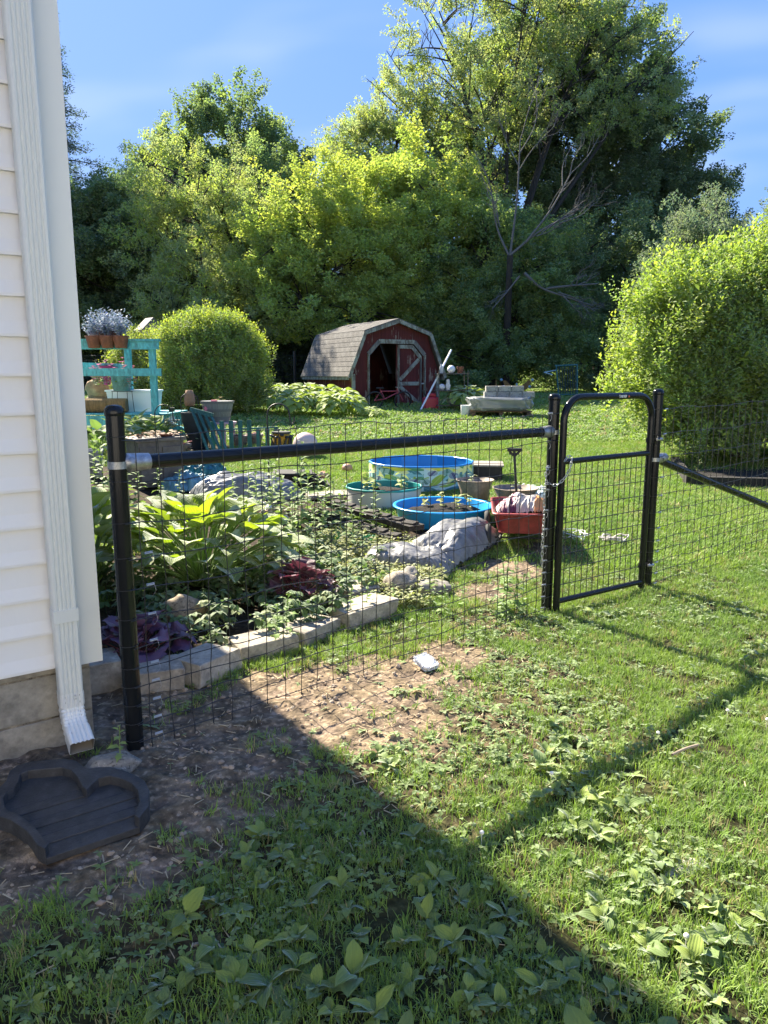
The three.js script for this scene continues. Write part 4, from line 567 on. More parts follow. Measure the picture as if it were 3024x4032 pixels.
{ // dark slabs in a heap
  const t = thing('slab_stack', 'heap of dark rubber edging slabs on the lawn edge', 'slab stack', [-1.084, 0.198, -9.694], 0.25), m = std(0.03, 0.029, 0.03, 0.8, { map: rep(T.mottle, 3) }); seed(101);
  for (let k = 0; k < 7; k++) part('slab', [rbox(0.8 - k * 0.05, 0.022, 0.42, 0.006, [R(-0.05, 0.05) - k * 0.02, 0.02 + k * 0.03, R(-0.05, 0.05)], [R(-0.03, 0.03), R(-0.15, 0.15), R(-0.03, 0.05)])], m, t);
}
{ // long toothed edging strips in the middle of the bed
  const a = [-0.564, 0.116, -8.163], b = [0.31, 0.056, -7.036], m = std(0.055, 0.045, 0.038, 0.9, { map: rep(T.dirt, 3), bumpMap: rep(T.rough, 6), bumpScale: 0.006 });
  [[0, 0.13, 'upper'], [0.16, 0.05, 'lower']].forEach(([off, y, w]) => { const t = thing('edging_strip', 'dark brown toothed rubber edging strip, the ' + w + ' one, beside the silver bag', 'edging strip'); const A = [a[0] - off, a[1] + y, a[2] + off], B = [b[0] - off, b[1] + y + 0.01, b[2] + off]; part('strip', [plank(A, B, 0.19, 0.05)], m, t); for (let k = 0; k < 7; k++) { const s = (k + 0.5) / 7; part('tooth', [rbox(0.1, 0.03, 0.15, 0.01, [lerp(A[0], B[0], s) + 0.0, lerp(A[1], B[1], s) + 0.03, lerp(A[2], B[2], s)], [0, 0.9, 0.1])], m, t); } });
}
single('pumpkin', 'small orange pumpkin on the lawn beside the tropical print pool', 'pumpkin', (() => { const g = new THREE.SphereGeometry(0.075, 28, 16), p = g.attributes.position; for (let i = 0; i < p.count; i++) { const a = Math.atan2(p.getZ(i), p.getX(i)), k = 1 + 0.06 * Math.cos(a * 9); p.setXYZ(i, p.getX(i) * k, p.getY(i) * 0.85 + 0.06, p.getZ(i) * k); } g.computeVertexNormals(); return g; })(), std(0.55, 0.3, 0.18, 0.6, { map: T.mottle }), [-0.525, 0.255, -10.76]);
single('gourd', 'small pale gourd lying beside the dark slab heap', 'gourd', stoneGeo(0.06, 1.3, 0.9, 0.9, 41).translate(0, 0.04, 0), std(0.55, 0.3, 0.18, 0.6), [-0.833, 0.231, -10.301], 0.5);
single('stepping_stone', 'flat tan paving slab in the bed behind the teal pool', 'paving slab', roughBlock(0.6, 0.05, 0.4, 5), edgeM[1], [[-0.662, 0.168, -9.126][0], [-0.662, 0.168, -9.126][1] + 0.02, [-0.662, 0.168, -9.126][2]], 0.3);

// ---------- the three pools ----------
function tropicalPrint() {
  const c = document.createElement('canvas'); c.width = 1024; c.height = 256; const x = c.getContext('2d'); seed(111);
  x.fillStyle = '#b9d8dc'; x.fillRect(0, 0, 1024, 256);
  const leafShape = (cx, cy, l, w, a, fill, cut) => { x.save(); x.translate(cx, cy); x.rotate(a); x.fillStyle = fill; x.beginPath(); x.moveTo(0, -l); x.bezierCurveTo(w * 1.3, -l * 0.5, w * 1.1, l * 0.6, 0, l); x.bezierCurveTo(-w * 1.1, l * 0.6, -w * 1.3, -l * 0.5, 0, -l); x.fill(); if (cut) { x.strokeStyle = '#b9d8dc'; x.lineWidth = 4; for (let k = -3; k < 4; k++) { x.beginPath(); x.moveTo(w * 0.2, k * l / 4); x.lineTo(w * 1.1, k * l / 4 - l * 0.22); x.moveTo(-w * 0.2, k * l / 4); x.lineTo(-w * 1.1, k * l / 4 - l * 0.22); x.stroke(); } } x.strokeStyle = 'rgba(255,255,255,0.4)'; x.lineWidth = 2; x.beginPath(); x.moveTo(0, -l); x.lineTo(0, l); x.stroke(); x.restore(); };
  for (let k = 0; k < 110; k++) leafShape(R(0, 1024), R(0, 256), R(40, 85), R(14, 30), R(0, 6.3), pick(['#c9c93f', '#8fb048', '#4f8f6c', '#3f7f8f', '#7fb9c9', '#2f6f5f', '#dfe0a0']), false);
  for (let k = 0; k < 20; k++) leafShape(k * 52 + R(-12, 12), R(50, 210), R(30, 40), R(26, 34), R(-0.6, 0.6), k % 2 ? '#2b2f6b' : '#2f6a63', true);
  const t = new THREE.CanvasTexture(c); t.colorSpace = THREE.SRGBColorSpace; t.wrapS = THREE.RepeatWrapping; return t;
}
{
  const t = thing('wading_pool', 'folding wading pool with tropical leaf print and blue lining', 'pool', [0.49, [0.484, 0.201, -9.755][1], -9.95]), n = 16, r = 0.69, h = 0.3, out = [], inn = [], rim = [];
  const blue = std(0.02, 0.22, 0.62, 0.35), P = (k, q) => [Math.sin(k * 6.2832 / n) * q, Math.cos(k * 6.2832 / n) * q];
  const quadG = (a, b, y0, y1, u0, u1) => { const g = new THREE.BufferGeometry(); g.setAttribute('position', new THREE.Float32BufferAttribute([a[0], y0, a[1], b[0], y0, b[1], b[0], y1, b[1], a[0], y0, a[1], b[0], y1, b[1], a[0], y1, a[1]], 3)); g.setAttribute('uv', new THREE.Float32BufferAttribute([u0, 0, u1, 0, u1, 1, u0, 0, u1, 1, u0, 1], 2)); g.computeVertexNormals(); return g; };
  const print = std(1, 1, 1, 0.4, { map: tropicalPrint() });
  for (let k = 0; k < n; k++) { part('wall_panel', [quadG(P(k, r), P(k + 1, r), 0, h, k / n * 1.6, (k + 1) / n * 1.6)], print, t, { ownUV: true }); const a = P(k, r - 0.022), b = P(k + 1, r - 0.022), m = [(a[0] + b[0]) / 2, (a[1] + b[1]) / 2]; part('lining_panel', [quadG(b, a, 0.004, h, 0, 1)], blue, t); const ra = P(k, r - 0.011), rb = P(k + 1, r - 0.011); part('rim_edge', [bar([ra[0], h, ra[1]], [rb[0], h, rb[1]], 0.014, 8)], blue, t); }
  part('floor', [cyl(r - 0.02, r - 0.02, 0.01, [0, 0.012, 0], [0, 0, 0], n)], blue, t);
}
function potPlants(parent, spots, s, c, sd) { seed(sd); const L = leaf(0.1 * s, 0.085 * s, { bend: 0.7, nu: 3, nv: 4, prof: round }); for (const [x, y, z] of spots) { const o = []; for (let k = 0; k < 8; k++) o.push(placed(L, [x + R(-0.03, 0.03), y + 0.03 + 0.025 * k * s, z + R(-0.03, 0.03)], k * 2.4, R(-0.5, 0.2), R(-0.3, 0.3), R(0.7, 1.2))); o.push(bar([x, y - 0.02, z], [x, y + 0.2 * s, z], 0.005, 5)); part('seedling', o, leafMat(...c, 0.45), parent, { ownUV: true }); } }
{
  const t = thing('wading_pool', 'small teal rimmed folding pool filled with soil and squash plants', 'pool', [0.0, [0.003, 0.137, -8.547][1], -8.78]), teal = std(0.02, 0.3, 0.27, 0.45), grey = std(0.5, 0.5, 0.46, 0.6);
  part('wall', [lathe([[0.435, 0], [0.44, 0.21]], 14)], grey, t); part('rim', [lathe([[0.43, 0.12], [0.432, 0.215], [0.452, 0.215], [0.45, 0.195], [0.44, 0.19]], 14)], teal, t); part('lining', [lathe([[0.425, 0.02], [0.43, 0.21]], 14)], teal, t);
  const s = moved(new THREE.CircleGeometry(0.42, 40), [0, 0.1, 0], [-Math.PI / 2, 0, 0]); part('soil', [s, stoneGeo(0.22, 1.4, 0.4, 1.2, 51).translate(0.05, 0.1, 0)], soilM, t); potPlants(t, [[-0.1, 0.15, 0.1], [0.2, 0.15, 0.12], [-0.2, 0.12, -0.1]], 1.1, [0.3, 0.36, 0.1], 121);
}
{
  const t = thing('wading_pool', 'round bright blue plastic wading pool used as a soil bed', 'pool', [0.62, [0.617, 0.086, -7.597][1], -7.86]), blue = std(0.02, 0.3, 0.68, 0.3);
  part('shell', [lathe([[0.001, 0.004], [0.41, 0.004], [0.43, 0.02], [0.485, 0.19], [0.5, 0.2], [0.525, 0.2], [0.53, 0.188], [0.522, 0.184], [0.5, 0.18], [0.455, 0.02], [0.43, -0.004], [0.001, -0.004]], 44)], blue, t);
  const s = stoneGeo(0.4, 1, 0.25, 0.9, 55).translate(0, 0.09, -0.02); part('soil', [s], soilM, t); potPlants(t, [[-0.02, 0.17, 0.0], [-0.2, 0.14, -0.02], [0.14, 0.15, 0.05], [0.28, 0.14, -0.05]], 0.7, [0.36, 0.38, 0.08], 122);
}
single('saucer', 'flat black plastic saucer on the grass between the pools', 'saucer', [lathe([[0.001, 0.01], [0.13, 0.01], [0.15, 0.04], [0.14, 0.04], [0.001, 0.02]], 24)], std(0.02, 0.02, 0.02, 0.5), [0.536, 0.14, -8.618]);
const tan = std(0.4, 0.31, 0.23, 0.6, { map: rep(T.mottle, 2), bumpMap: rep(T.rough, 1, 40), bumpScale: 0.003 });
const tanPot = (label, p, r, h) => { const t = thing('garden_pot', label, 'pot', p); part('pot', [lathe([[0.001, 0], [r * 0.68, 0], [r * 0.78, h * 0.6], [r * 0.93, h * 0.9], [r, h], [r * 1.02, h * 1.015], [r * 0.97, h * 1.02], [r * 0.88, h * 0.85], [r * 0.001, h * 0.8]], 36)], tan, t); return t; };
potPlants(tanPot('tall tan ribbed garden pot beside the tropical print pool', [1.042, 0.14, -8.618], 0.215, 0.3), [[-0.05, 0.25, 0.05]], 0.5, [0.3, 0.36, 0.15], 123);
potPlants(tanPot('wide tan ribbed garden pot behind the red wagon', [1.437, 0.118, -8.206], 0.245, 0.29), [[0, 0.24, 0]], 0.5, [0.3, 0.36, 0.15], 124);
{ const t = thing('garden_pot', 'shallow black garden pot behind the red wagon', 'pot', [1.623, 0.109, -8.035]); part('pot', [lathe([[0.001, 0], [0.13, 0], [0.19, 0.15], [0.2, 0.15], [0.2, 0.17], [0.18, 0.17], [0.001, 0.12]], 28)], std(0.02, 0.018, 0.017, 0.5), t); single('plastic_bag', 'white and green plastic bag stuffed in the shallow black pot', 'bag', stoneGeo(0.09, 0.9, 1.1, 0.8, 61).translate(0, 0.2, 0), std(0.6, 0.68, 0.6, 0.4), [t.position.x + 0.05, t.position.y, t.position.z]); }
function tangle(label, p, rx, rz, n, sd, m, r = 0.006) { seed(sd); const t = []; for (let k = 0; k < n; k++) { const a0 = R(0, 6.3), pts = []; for (let j = 0; j < 6; j++) { const a = a0 + j * R(0.4, 0.9); pts.push([Math.sin(a) * rx * R(0.5, 1), R(0.01, 0.08), Math.cos(a) * rz * R(0.5, 1)]); } t.push(tube(pts, r, 5, 24)); } return single('netting', label, 'netting', t, m, p); }
const whitePl = std(0.75, 0.77, 0.75, 0.5);
tangle('coil of white plastic edging behind the wide tan pot', [1.771, 0.182, -9.402], 0.3, 0.22, 14, 131, whitePl, 0.009);
tangle('tangle of white wire on the grass behind the gate', [1.822, 0.062, -7.152], 0.16, 0.2, 6, 132, whitePl, 0.004);
tangle('short dark and white wire scrap in the grass behind the gate', [2.176, 0.056, -7.036], 0.17, 0.1, 6, 133, std(0.5, 0.46, 0.42, 0.6), 0.006);
{
  const t = thing('timber_box', 'low dark timber box with pale plank top behind the tropical print pool', 'box', [1.366, 0.218, -10.069], -0.12), m = std(0.045, 0.04, 0.034, 0.8, { map: T.wood }), pl = std(0.45, 0.4, 0.34, 0.85, { map: rep(T.wood, 1, 4) });
  part('side', [box(0.42, 0.2, 0.5, [0, 0.1, -0.2])], m, t); for (let k = 0; k < 4; k++) part('plank', [rbox(0.46, 0.025, 0.12, 0.004, [0, 0.214, -0.4 + k * 0.132])], k === 2 ? std(0.12, 0.1, 0.08, 0.9) : pl, t);
}

// ---------- the red wagon ----------
{
  const w = thing('wagon', 'faded red plastic pull wagon with black wheels and tall handle', 'wagon', [1.3, 0.045, -7.1], -0.12), red = std(0.36, 0.05, 0.05, 0.5, { map: rep(T.mottle, 2) }), blk = std(0.018, 0.018, 0.018, 0.7), tire = std(0.03, 0.03, 0.03, 0.85);
  const L = 0.92, B = 0.52, y0 = 0.17, y1 = 0.34, sec = (x, y, z, s) => [[-B / 2 * s, y, -L / 2 * s], [B / 2 * s, y, -L / 2 * s], [B / 2 * s, y, L / 2 * s], [-B / 2 * s, y, L / 2 * s]];
  const rr = (b, l, r) => { const s = new THREE.Shape(); s.moveTo(-b + r, -l); s.lineTo(b - r, -l); s.quadraticCurveTo(b, -l, b, -l + r); s.lineTo(b, l - r); s.quadraticCurveTo(b, l, b - r, l); s.lineTo(-b + r, l); s.quadraticCurveTo(-b, l, -b, l - r); s.lineTo(-b, -l + r); s.quadraticCurveTo(-b, -l, -b + r, -l); return s.getPoints(6); };
  const rings = [[B / 2 - 0.04, L / 2 - 0.04, y0], [B / 2, L / 2, y1], [B / 2 + 0.02, L / 2 + 0.02, y1], [B / 2 + 0.02, L / 2 + 0.02, y1 + 0.02], [B / 2 - 0.012, L / 2 - 0.012, y1 + 0.02], [B / 2 - 0.05, L / 2 - 0.05, y0 + 0.02]].map(([b, l, y]) => rr(b, l, 0.09).map((q) => [q.x, y, q.y])), pp = [], ix = [], n = rings[0].length; rings.forEach((q) => q.forEach((v) => pp.push(...v))); for (let k = 0; k < rings.length - 1; k++) for (let i = 0; i < n - 1; i++) { const a = k * n + i; ix.push(a, a + n, a + 1, a + 1, a + n, a + n + 1); }
  const g = new THREE.BufferGeometry(); g.setAttribute('position', new THREE.Float32BufferAttribute(pp, 3)); g.setAttribute('uv', new THREE.Float32BufferAttribute(new Float32Array(pp.length / 3 * 2), 2)); g.setIndex(ix); g.computeVertexNormals();
  part('tray', [g], red, w); part('tray_floor', [box(B - 0.08, 0.012, L - 0.08, [0, y0 + 0.008, 0])], red, w);
  for (const z of [0.36, -0.32]) { part('axle', [bar([-B / 2 - 0.04, 0.12, z], [B / 2 + 0.04, 0.12, z], 0.009)], blk, w); part('axle_bracket', [plank([-B / 2 + 0.08, y0, z], [-B / 2 + 0.02, 0.05, z + 0.02], 0.03, 0.012), plank([B / 2 - 0.08, y0, z], [B / 2 - 0.02, 0.12, z], 0.03, 0.012)], blk, w); for (const s of [-1, 1]) { const wh = part('wheel', [moved(new THREE.TorusGeometry(0.095, 0.03, 10, 28), [s * (B / 2 + 0.05), 0.12, z], [0, Math.PI / 2, 0])], tire, w); part('hub', [cyl(0.07, 0.07, 0.03, [s * (B / 2 + 0.05), 0.12, z], [0, 0, Math.PI / 2], 18)], blk, wh); } }
  part('handle', [bar([0.0, 0.16, -L / 2 - 0.04], [-0.05, 0.82, -L / 2 - 0.12], 0.013, 10), bar([-0.12, 0.83, -L / 2 - 0.12], [0.03, 0.83, -L / 2 - 0.12], 0.018, 10), plank([-0.1, 0.79, -L / 2 - 0.12], [0.0, 0.79, -L / 2 - 0.12], 0.02, 0.02), bar([-0.11, 0.83, -L / 2 - 0.12], [-0.06, 0.77, -L / 2 - 0.12], 0.012), bar([0.02, 0.83, -L / 2 - 0.12], [-0.04, 0.77, -L / 2 - 0.12], 0.012)], blk, w);
  // the sack in the wagon
  const c = document.createElement('canvas'); c.width = 512; c.height = 512; const x = c.getContext('2d'); x.fillStyle = '#aaa198'; x.fillRect(0, 0, 512, 512); x.fillStyle = '#c98a4e'; x.fillRect(0, 400, 512, 112); x.fillRect(420, 0, 92, 512); x.fillStyle = '#5d1738'; x.fillRect(70, 0, 90, 512); x.fillStyle = '#571a36'; x.fillRect(180, 0, 70, 512);
  x.save(); x.translate(232, 500); x.rotate(-Math.PI / 2); x.fillStyle = '#e7d8dc'; x.font = 'bold 46px sans-serif'; x.fillText('MAS', 12, 0); x.fillText('T.COM', 250, 0); x.restore();
  const t = new THREE.CanvasTexture(c); t.colorSpace = THREE.SRGBColorSpace;
  const bg = bagGeo(0.46, 0.74, 0.2, 44, 0.011), bp = bg.attributes.position, uv = bg.attributes.uv; for (let i = 0; i < bp.count; i++) uv.setXY(i, bp.getX(i) / 0.48 + 0.5, bp.getZ(i) / 0.78 + 0.5);
  const b = single('soil_bag', 'torn orange, white and purple sack lying in the red wagon', 'bag', bg, std(1, 1, 1, 0.5, { map: t }), [1.33, 0.3, -7.12], -0.12, undefined, { ownUV: true }); b.rotation.set(-0.22, -0.35, 0.1, 'YXZ');
}

// ---------- litter in the foreground ----------
{ const g = bagGeo(0.1, 0.13, 0.012, 71, 0.003); single('paper_scrap', 'crumpled white paper scrap on the bare soil edge', 'paper', g, std(0.78, 0.79, 0.8, 0.8), [[0.235, 0, -4.041][0], gh(0.2, -4) + 0.03, [0.235, 0, -4.041][2]], 0.6).rotation.set(0.25, 0.6, 0.1, 'YXZ'); }
single('stick', 'bare grey brown stick lying in the sunny lawn', 'stick', [tube([[-0.075, 0, 0.01], [0, 0.008, 0], [0.08, 0.006, -0.012]], 0.006, 7, 12)], std(0.3, 0.24, 0.17, 0.9), [[1.278, 0, -2.993][0], 0.05, [1.278, 0, -2.993][2]], 0.35);

// ---------- the red barn shed ----------
{
  const S = thing('shed', 'weathered red barn shed with grey shingled gambrel roof and open door', 'shed', [-0.86, [-0.785, 0.757, -20.131][1] - 0.03, -20.35], 29 * Math.PI / 180);
  const W = 2.75, D = 2.9, red = std(0.62, 0.62, 0.62, 0.9, { map: rep(T.redpeel, 0.8, 0.5), bumpMap: rep(T.woodB, 1, 1), bumpScale: 0.004 }), trimM = std(0.66, 0.68, 0.66, 0.9, { map: rep(T.peel, 1.6, 1.6), bumpMap: rep(T.woodB, 2, 2), bumpScale: 0.003 }), greyW = std(0.25, 0.24, 0.22, 0.9, { map: rep(T.wood, 1.5, 1.5) }), floorWood = std(0.36, 0.29, 0.21, 0.95, { map: T.wood });
  const cx = W / 2, face = [[0, 0], [0, 0.92], [0.4, 1.97], [cx, 2.28], [W - 0.4, 1.97], [W, 0.92], [W, 0]];
  const dw = 0.83, dh = 1.72, ch = 0.3, door = [[cx - dw, 0.04], [cx + dw, 0.04], [cx + dw, dh - ch], [cx + dw - ch, dh], [cx - dw + ch, dh], [cx - dw, dh - ch]];
  part('front_wall', [extrude(face, 0.05, { holes: [door] }).translate(0, 0, -0.05)], red, S);
  part('back_wall', [extrude(face, 0.05).translate(0, 0, -D)], red, S);
  for (const x of [0.025, W - 0.025]) part('side_wall', [box(0.05, 0.93, D - 0.1, [x, 0.465, -D / 2])], red, S);
  part('floor', [box(W - 0.1, 0.05, D - 0.1, [cx, 0.02, -D / 2])], floorWood, S);
  part('shelf', [box(1.0, 0.04, 0.4, [0.6, 1.05, -2.6]), box(0.04, 1.0, 0.04, [1.05, 0.55, -2.45])], std(0.2, 0.16, 0.11, 0.9, { map: T.wood }), S);
  for (const x of [0.05, W - 0.05]) part('corner_board', [box(0.1, 0.92, 0.03, [x, 0.46, 0.017])], trimM, S);
  // roof decks under the shingles
  const slopes = [[[-0.13, 0.86], [0.36, 2.03]], [[0.36, 2.03], [cx, 2.36]], [[W + 0.13, 0.86], [W - 0.36, 2.03]], [[W - 0.36, 2.03], [cx, 2.36]]], over = 0.12;
  const shM = [[0.19, 0.175, 0.16], [0.165, 0.152, 0.14], [0.21, 0.195, 0.178], [0.178, 0.162, 0.148]].map((c) => std(...c, 0.95, { map: rep(T.speck, 4), bumpMap: rep(T.rough, 12), bumpScale: 0.004 }));
  seed(141);
  slopes.forEach(([a, b], i) => {
    const len = Math.hypot(b[0] - a[0], b[1] - a[1]), ang = Math.atan2(b[1] - a[1], b[0] - a[0]), mid = [(a[0] + b[0]) / 2, (a[1] + b[1]) / 2];
    const rd = part('roof_deck', [box(len, 0.03, D + 2 * over, [mid[0], mid[1], -D / 2], [0, 0, ang])], std(0.12, 0.1, 0.08, 0.9), S);
    const n = Math.max(3, Math.round(len / 0.135)), ux = Math.cos(ang), uy = Math.sin(ang), nx = ux > 0 ? -uy : uy, ny = Math.abs(ux);
    for (let k = 0; k < n; k++) { const s = (k + 0.5) / n * len, tabs = 10, tw = (D + 2 * over) / tabs; for (let q = 0; q < tabs + (k % 2); q++) { const z0 = over - (q - (k % 2) * 0.5) * tw, z1 = Math.max(-D - over, z0 - tw), zz0 = Math.min(over, z0); if (zz0 - z1 < 0.02) continue; const e = part('shingle', [box(len / n + 0.03, 0.009, zz0 - z1 - 0.007, [0, 0, 0])], shM[Math.floor(rnd() * 4)], rd); e.position.set(a[0] + ux * s + nx * (0.026 - 0.0), a[1] + uy * s + ny * 0.026, (zz0 + z1) / 2); e.rotation.z = ang + (ux > 0 ? -0.045 : 0.045) + R(-0.004, 0.004); } }
  });
  const rake = (a, b, z) => plank([a[0], a[1], z], [b[0], b[1], z], 0.025, 0.1);
  for (const z of [over + 0.012, -D - over - 0.012]) for (const [a, b] of slopes) part('rake_board', [plank([a[0], a[1] - 0.045, z], [b[0], b[1] - 0.045, z], 0.022, 0.095)], trimM, S);
  part('eave_board', [box(0.025, 0.09, D + 0.2, [-0.13, 0.81, -D / 2])], trimM, S); part('eave_board', [box(0.025, 0.09, D + 0.2, [W + 0.13, 0.81, -D / 2])], trimM, S);
  // door casing
  const oo = [[cx - dw - 0.05, 0.04], [cx - dw - 0.05, dh - ch + 0.02], [cx - dw + ch - 0.02, dh + 0.06], [cx + dw - ch + 0.02, dh + 0.06], [cx + dw + 0.05, dh - ch + 0.02], [cx + dw + 0.05, 0.04]];
  for (let k = 0; k < 5; k++) part('door_casing', [plank([...oo[k], 0.016 + (k % 2) * 0.004], [...oo[k + 1], 0.016 + (k % 2) * 0.004], 0.03, 0.11)], k % 2 ? greyW : trimM, S);
  // the closed leaf with its braces
  const dl = part('door', [extrude([[cx + 0.0, 0.06], [cx + dw - 0.02, 0.06], [cx + dw - 0.02, dh - ch - 0.02], [cx + dw - ch, dh - 0.02], [cx + 0.0, dh - 0.02]], 0.03).translate(0, 0, -0.045)], red, S);
  const pl2 = (a, b, m, z = 0.0) => part('brace', [plank([...a, z], [...b, z], 0.024, 0.1)], m, dl);
  pl2([cx + 0.05, 0.06], [cx + 0.05, dh - 0.02], trimM, 0.004); pl2([cx + 0.1, dh - 0.07], [cx + dw - ch - 0.02, dh - 0.07], trimM, 0.006); pl2([cx + dw - ch - 0.04, dh - 0.07], [cx + dw - 0.07, dh - ch - 0.06], trimM, 0.008); pl2([cx + dw - 0.07, 0.06], [cx + dw - 0.07, dh - ch - 0.04], greyW, 0.002); pl2([cx + 0.1, 0.66], [cx + dw - 0.12, 0.66], trimM, 0.007); pl2([cx + 0.1, 0.76], [cx + dw - 0.13, 1.32], trimM, 0.011); pl2([cx + 0.1, 0.58], [cx + dw - 0.13, 0.12], trimM, 0.011);
  part('hinge', [box(0.12, 0.03, 0.03, [cx + dw + 0.0, 0.66, 0.03])], galv, dl);
}
{ // an old bicycle and scrap in the shed doorway
  const t = thing('bicycle', 'old red bicycle lying in the shed doorway', 'bicycle', [[0.105, 0.771, -20.385][0], [0.102, 0.744, -19.884][1], -20.0], 0.35), m = std(0.3, 0.04, 0.05, 0.5), k = std(0.02, 0.02, 0.02, 0.7);
  for (const x of [-0.38, 0.42]) part('wheel', [moved(new THREE.TorusGeometry(0.23, 0.02, 8, 28), [x, 0.22, 0], [0.25, 0, 0])], k, t);
  part('frame', [bar([-0.38, 0.22, 0], [-0.1, 0.26, 0.02], 0.015), bar([-0.1, 0.26, 0.02], [0.28, 0.42, -0.04], 0.018), bar([-0.38, 0.22, 0], [-0.18, 0.46, -0.05], 0.014), bar([-0.18, 0.46, -0.05], [0.28, 0.46, -0.05], 0.016), bar([0.42, 0.22, 0], [0.27, 0.52, -0.06], 0.016), bar([-0.1, 0.26, 0.02], [-0.2, 0.52, -0.06], 0.015)], m, t); part('saddle', [rbox(0.2, 0.04, 0.1, 0.018, [-0.2, 0.54, -0.06])], k, t); part('handlebar', [bar([0.2, 0.56, 0.15], [0.3, 0.56, -0.25], 0.012)], galv, t);
}
{ const a = [[0.905, 0.712, -19.291][0], [0.905, 0.712, -19.291][1], [0.905, 0.712, -19.291][2]], b = [1.745, 2.257, -20.1]; single('pipe', 'long white plastic pipe leaning on the shed', 'pipe', [bar(a, b, 0.024, 12)], std(0.72, 0.73, 0.76, 0.4)); }
{ const t = thing('gas_can', 'red plastic gas can in front of the shed', 'gas can', [1.194, 0.731, -19.643], 0.3), m = std(0.4, 0.03, 0.05, 0.4); part('can', [rbox(0.4, 0.34, 0.26, 0.06, [0, 0.17, 0]), rbox(0.24, 0.1, 0.14, 0.04, [0.02, 0.38, 0])], m, t); part('spout', [bar([-0.12, 0.34, 0], [-0.22, 0.5, 0], 0.022)], std(0.03, 0.03, 0.03, 0.5), t); }
{
  const t = thing('shelf_rack', 'rusty metal shelf rack beside the shed', 'rack', [1.729, 0.731, -19.643], 0.2), m = std(0.16, 0.14, 0.12, 0.8, { map: T.mottle });
  for (const [x, z] of [[-0.38, -0.15], [0.38, -0.15], [-0.38, 0.15], [0.38, 0.15]]) part('upright', [bar([x, 0, z], [x, 1.0, z], 0.014)], m, t); for (const y of [0.12, 0.5, 0.92]) part('shelf', [box(0.84, 0.02, 0.36, [0, y, 0])], m, t);
  const P = (x, y) => { const a = 0.2; return [t.position.x + x * Math.cos(a), t.position.y + y, t.position.z - x * Math.sin(a)]; };
  single('ball', 'white ball on top of the shelf rack', 'ball', [ball(0.1, [0, 0.1, 0], [1, 1, 1], 20, 14)], std(0.7, 0.7, 0.72, 0.5), P(-0.02, 0.932));
  single('ball', 'small white ball on the middle shelf of the rack', 'ball', [ball(0.08, [0, 0.08, 0])], std(0.65, 0.65, 0.66, 0.5), P(-0.26, 0.512)); single('ball', 'grey ball on the bottom shelf of the rack', 'ball', [ball(0.11, [0, 0.11, 0])], std(0.4, 0.42, 0.44, 0.5), P(-0.0, 0.132));
  single('bottle', 'white spray can beside the white ball on the rack', 'bottle', [lathe([[0.001, 0], [0.045, 0], [0.045, 0.16], [0.02, 0.19], [0.02, 0.22], [0.001, 0.22]], 14)], std(0.45, 0.47, 0.48, 0.4), P(-0.28, 0.932));
  single('garden_figure', 'small white cat shaped figurine on the middle shelf', 'ornament', [lathe([[0.001, 0], [0.06, 0], [0.065, 0.12], [0.04, 0.18], [0.05, 0.22], [0.035, 0.27], [0.001, 0.28]], 14)], std(0.62, 0.62, 0.62, 0.5), P(-0.1, 0.512)); single('garden_pot', 'small brown clay pot on top of the shelf rack', 'pot', [lathe(potProf(0.09, 0.17), 16)], terra, P(0.22, 0.932));
}
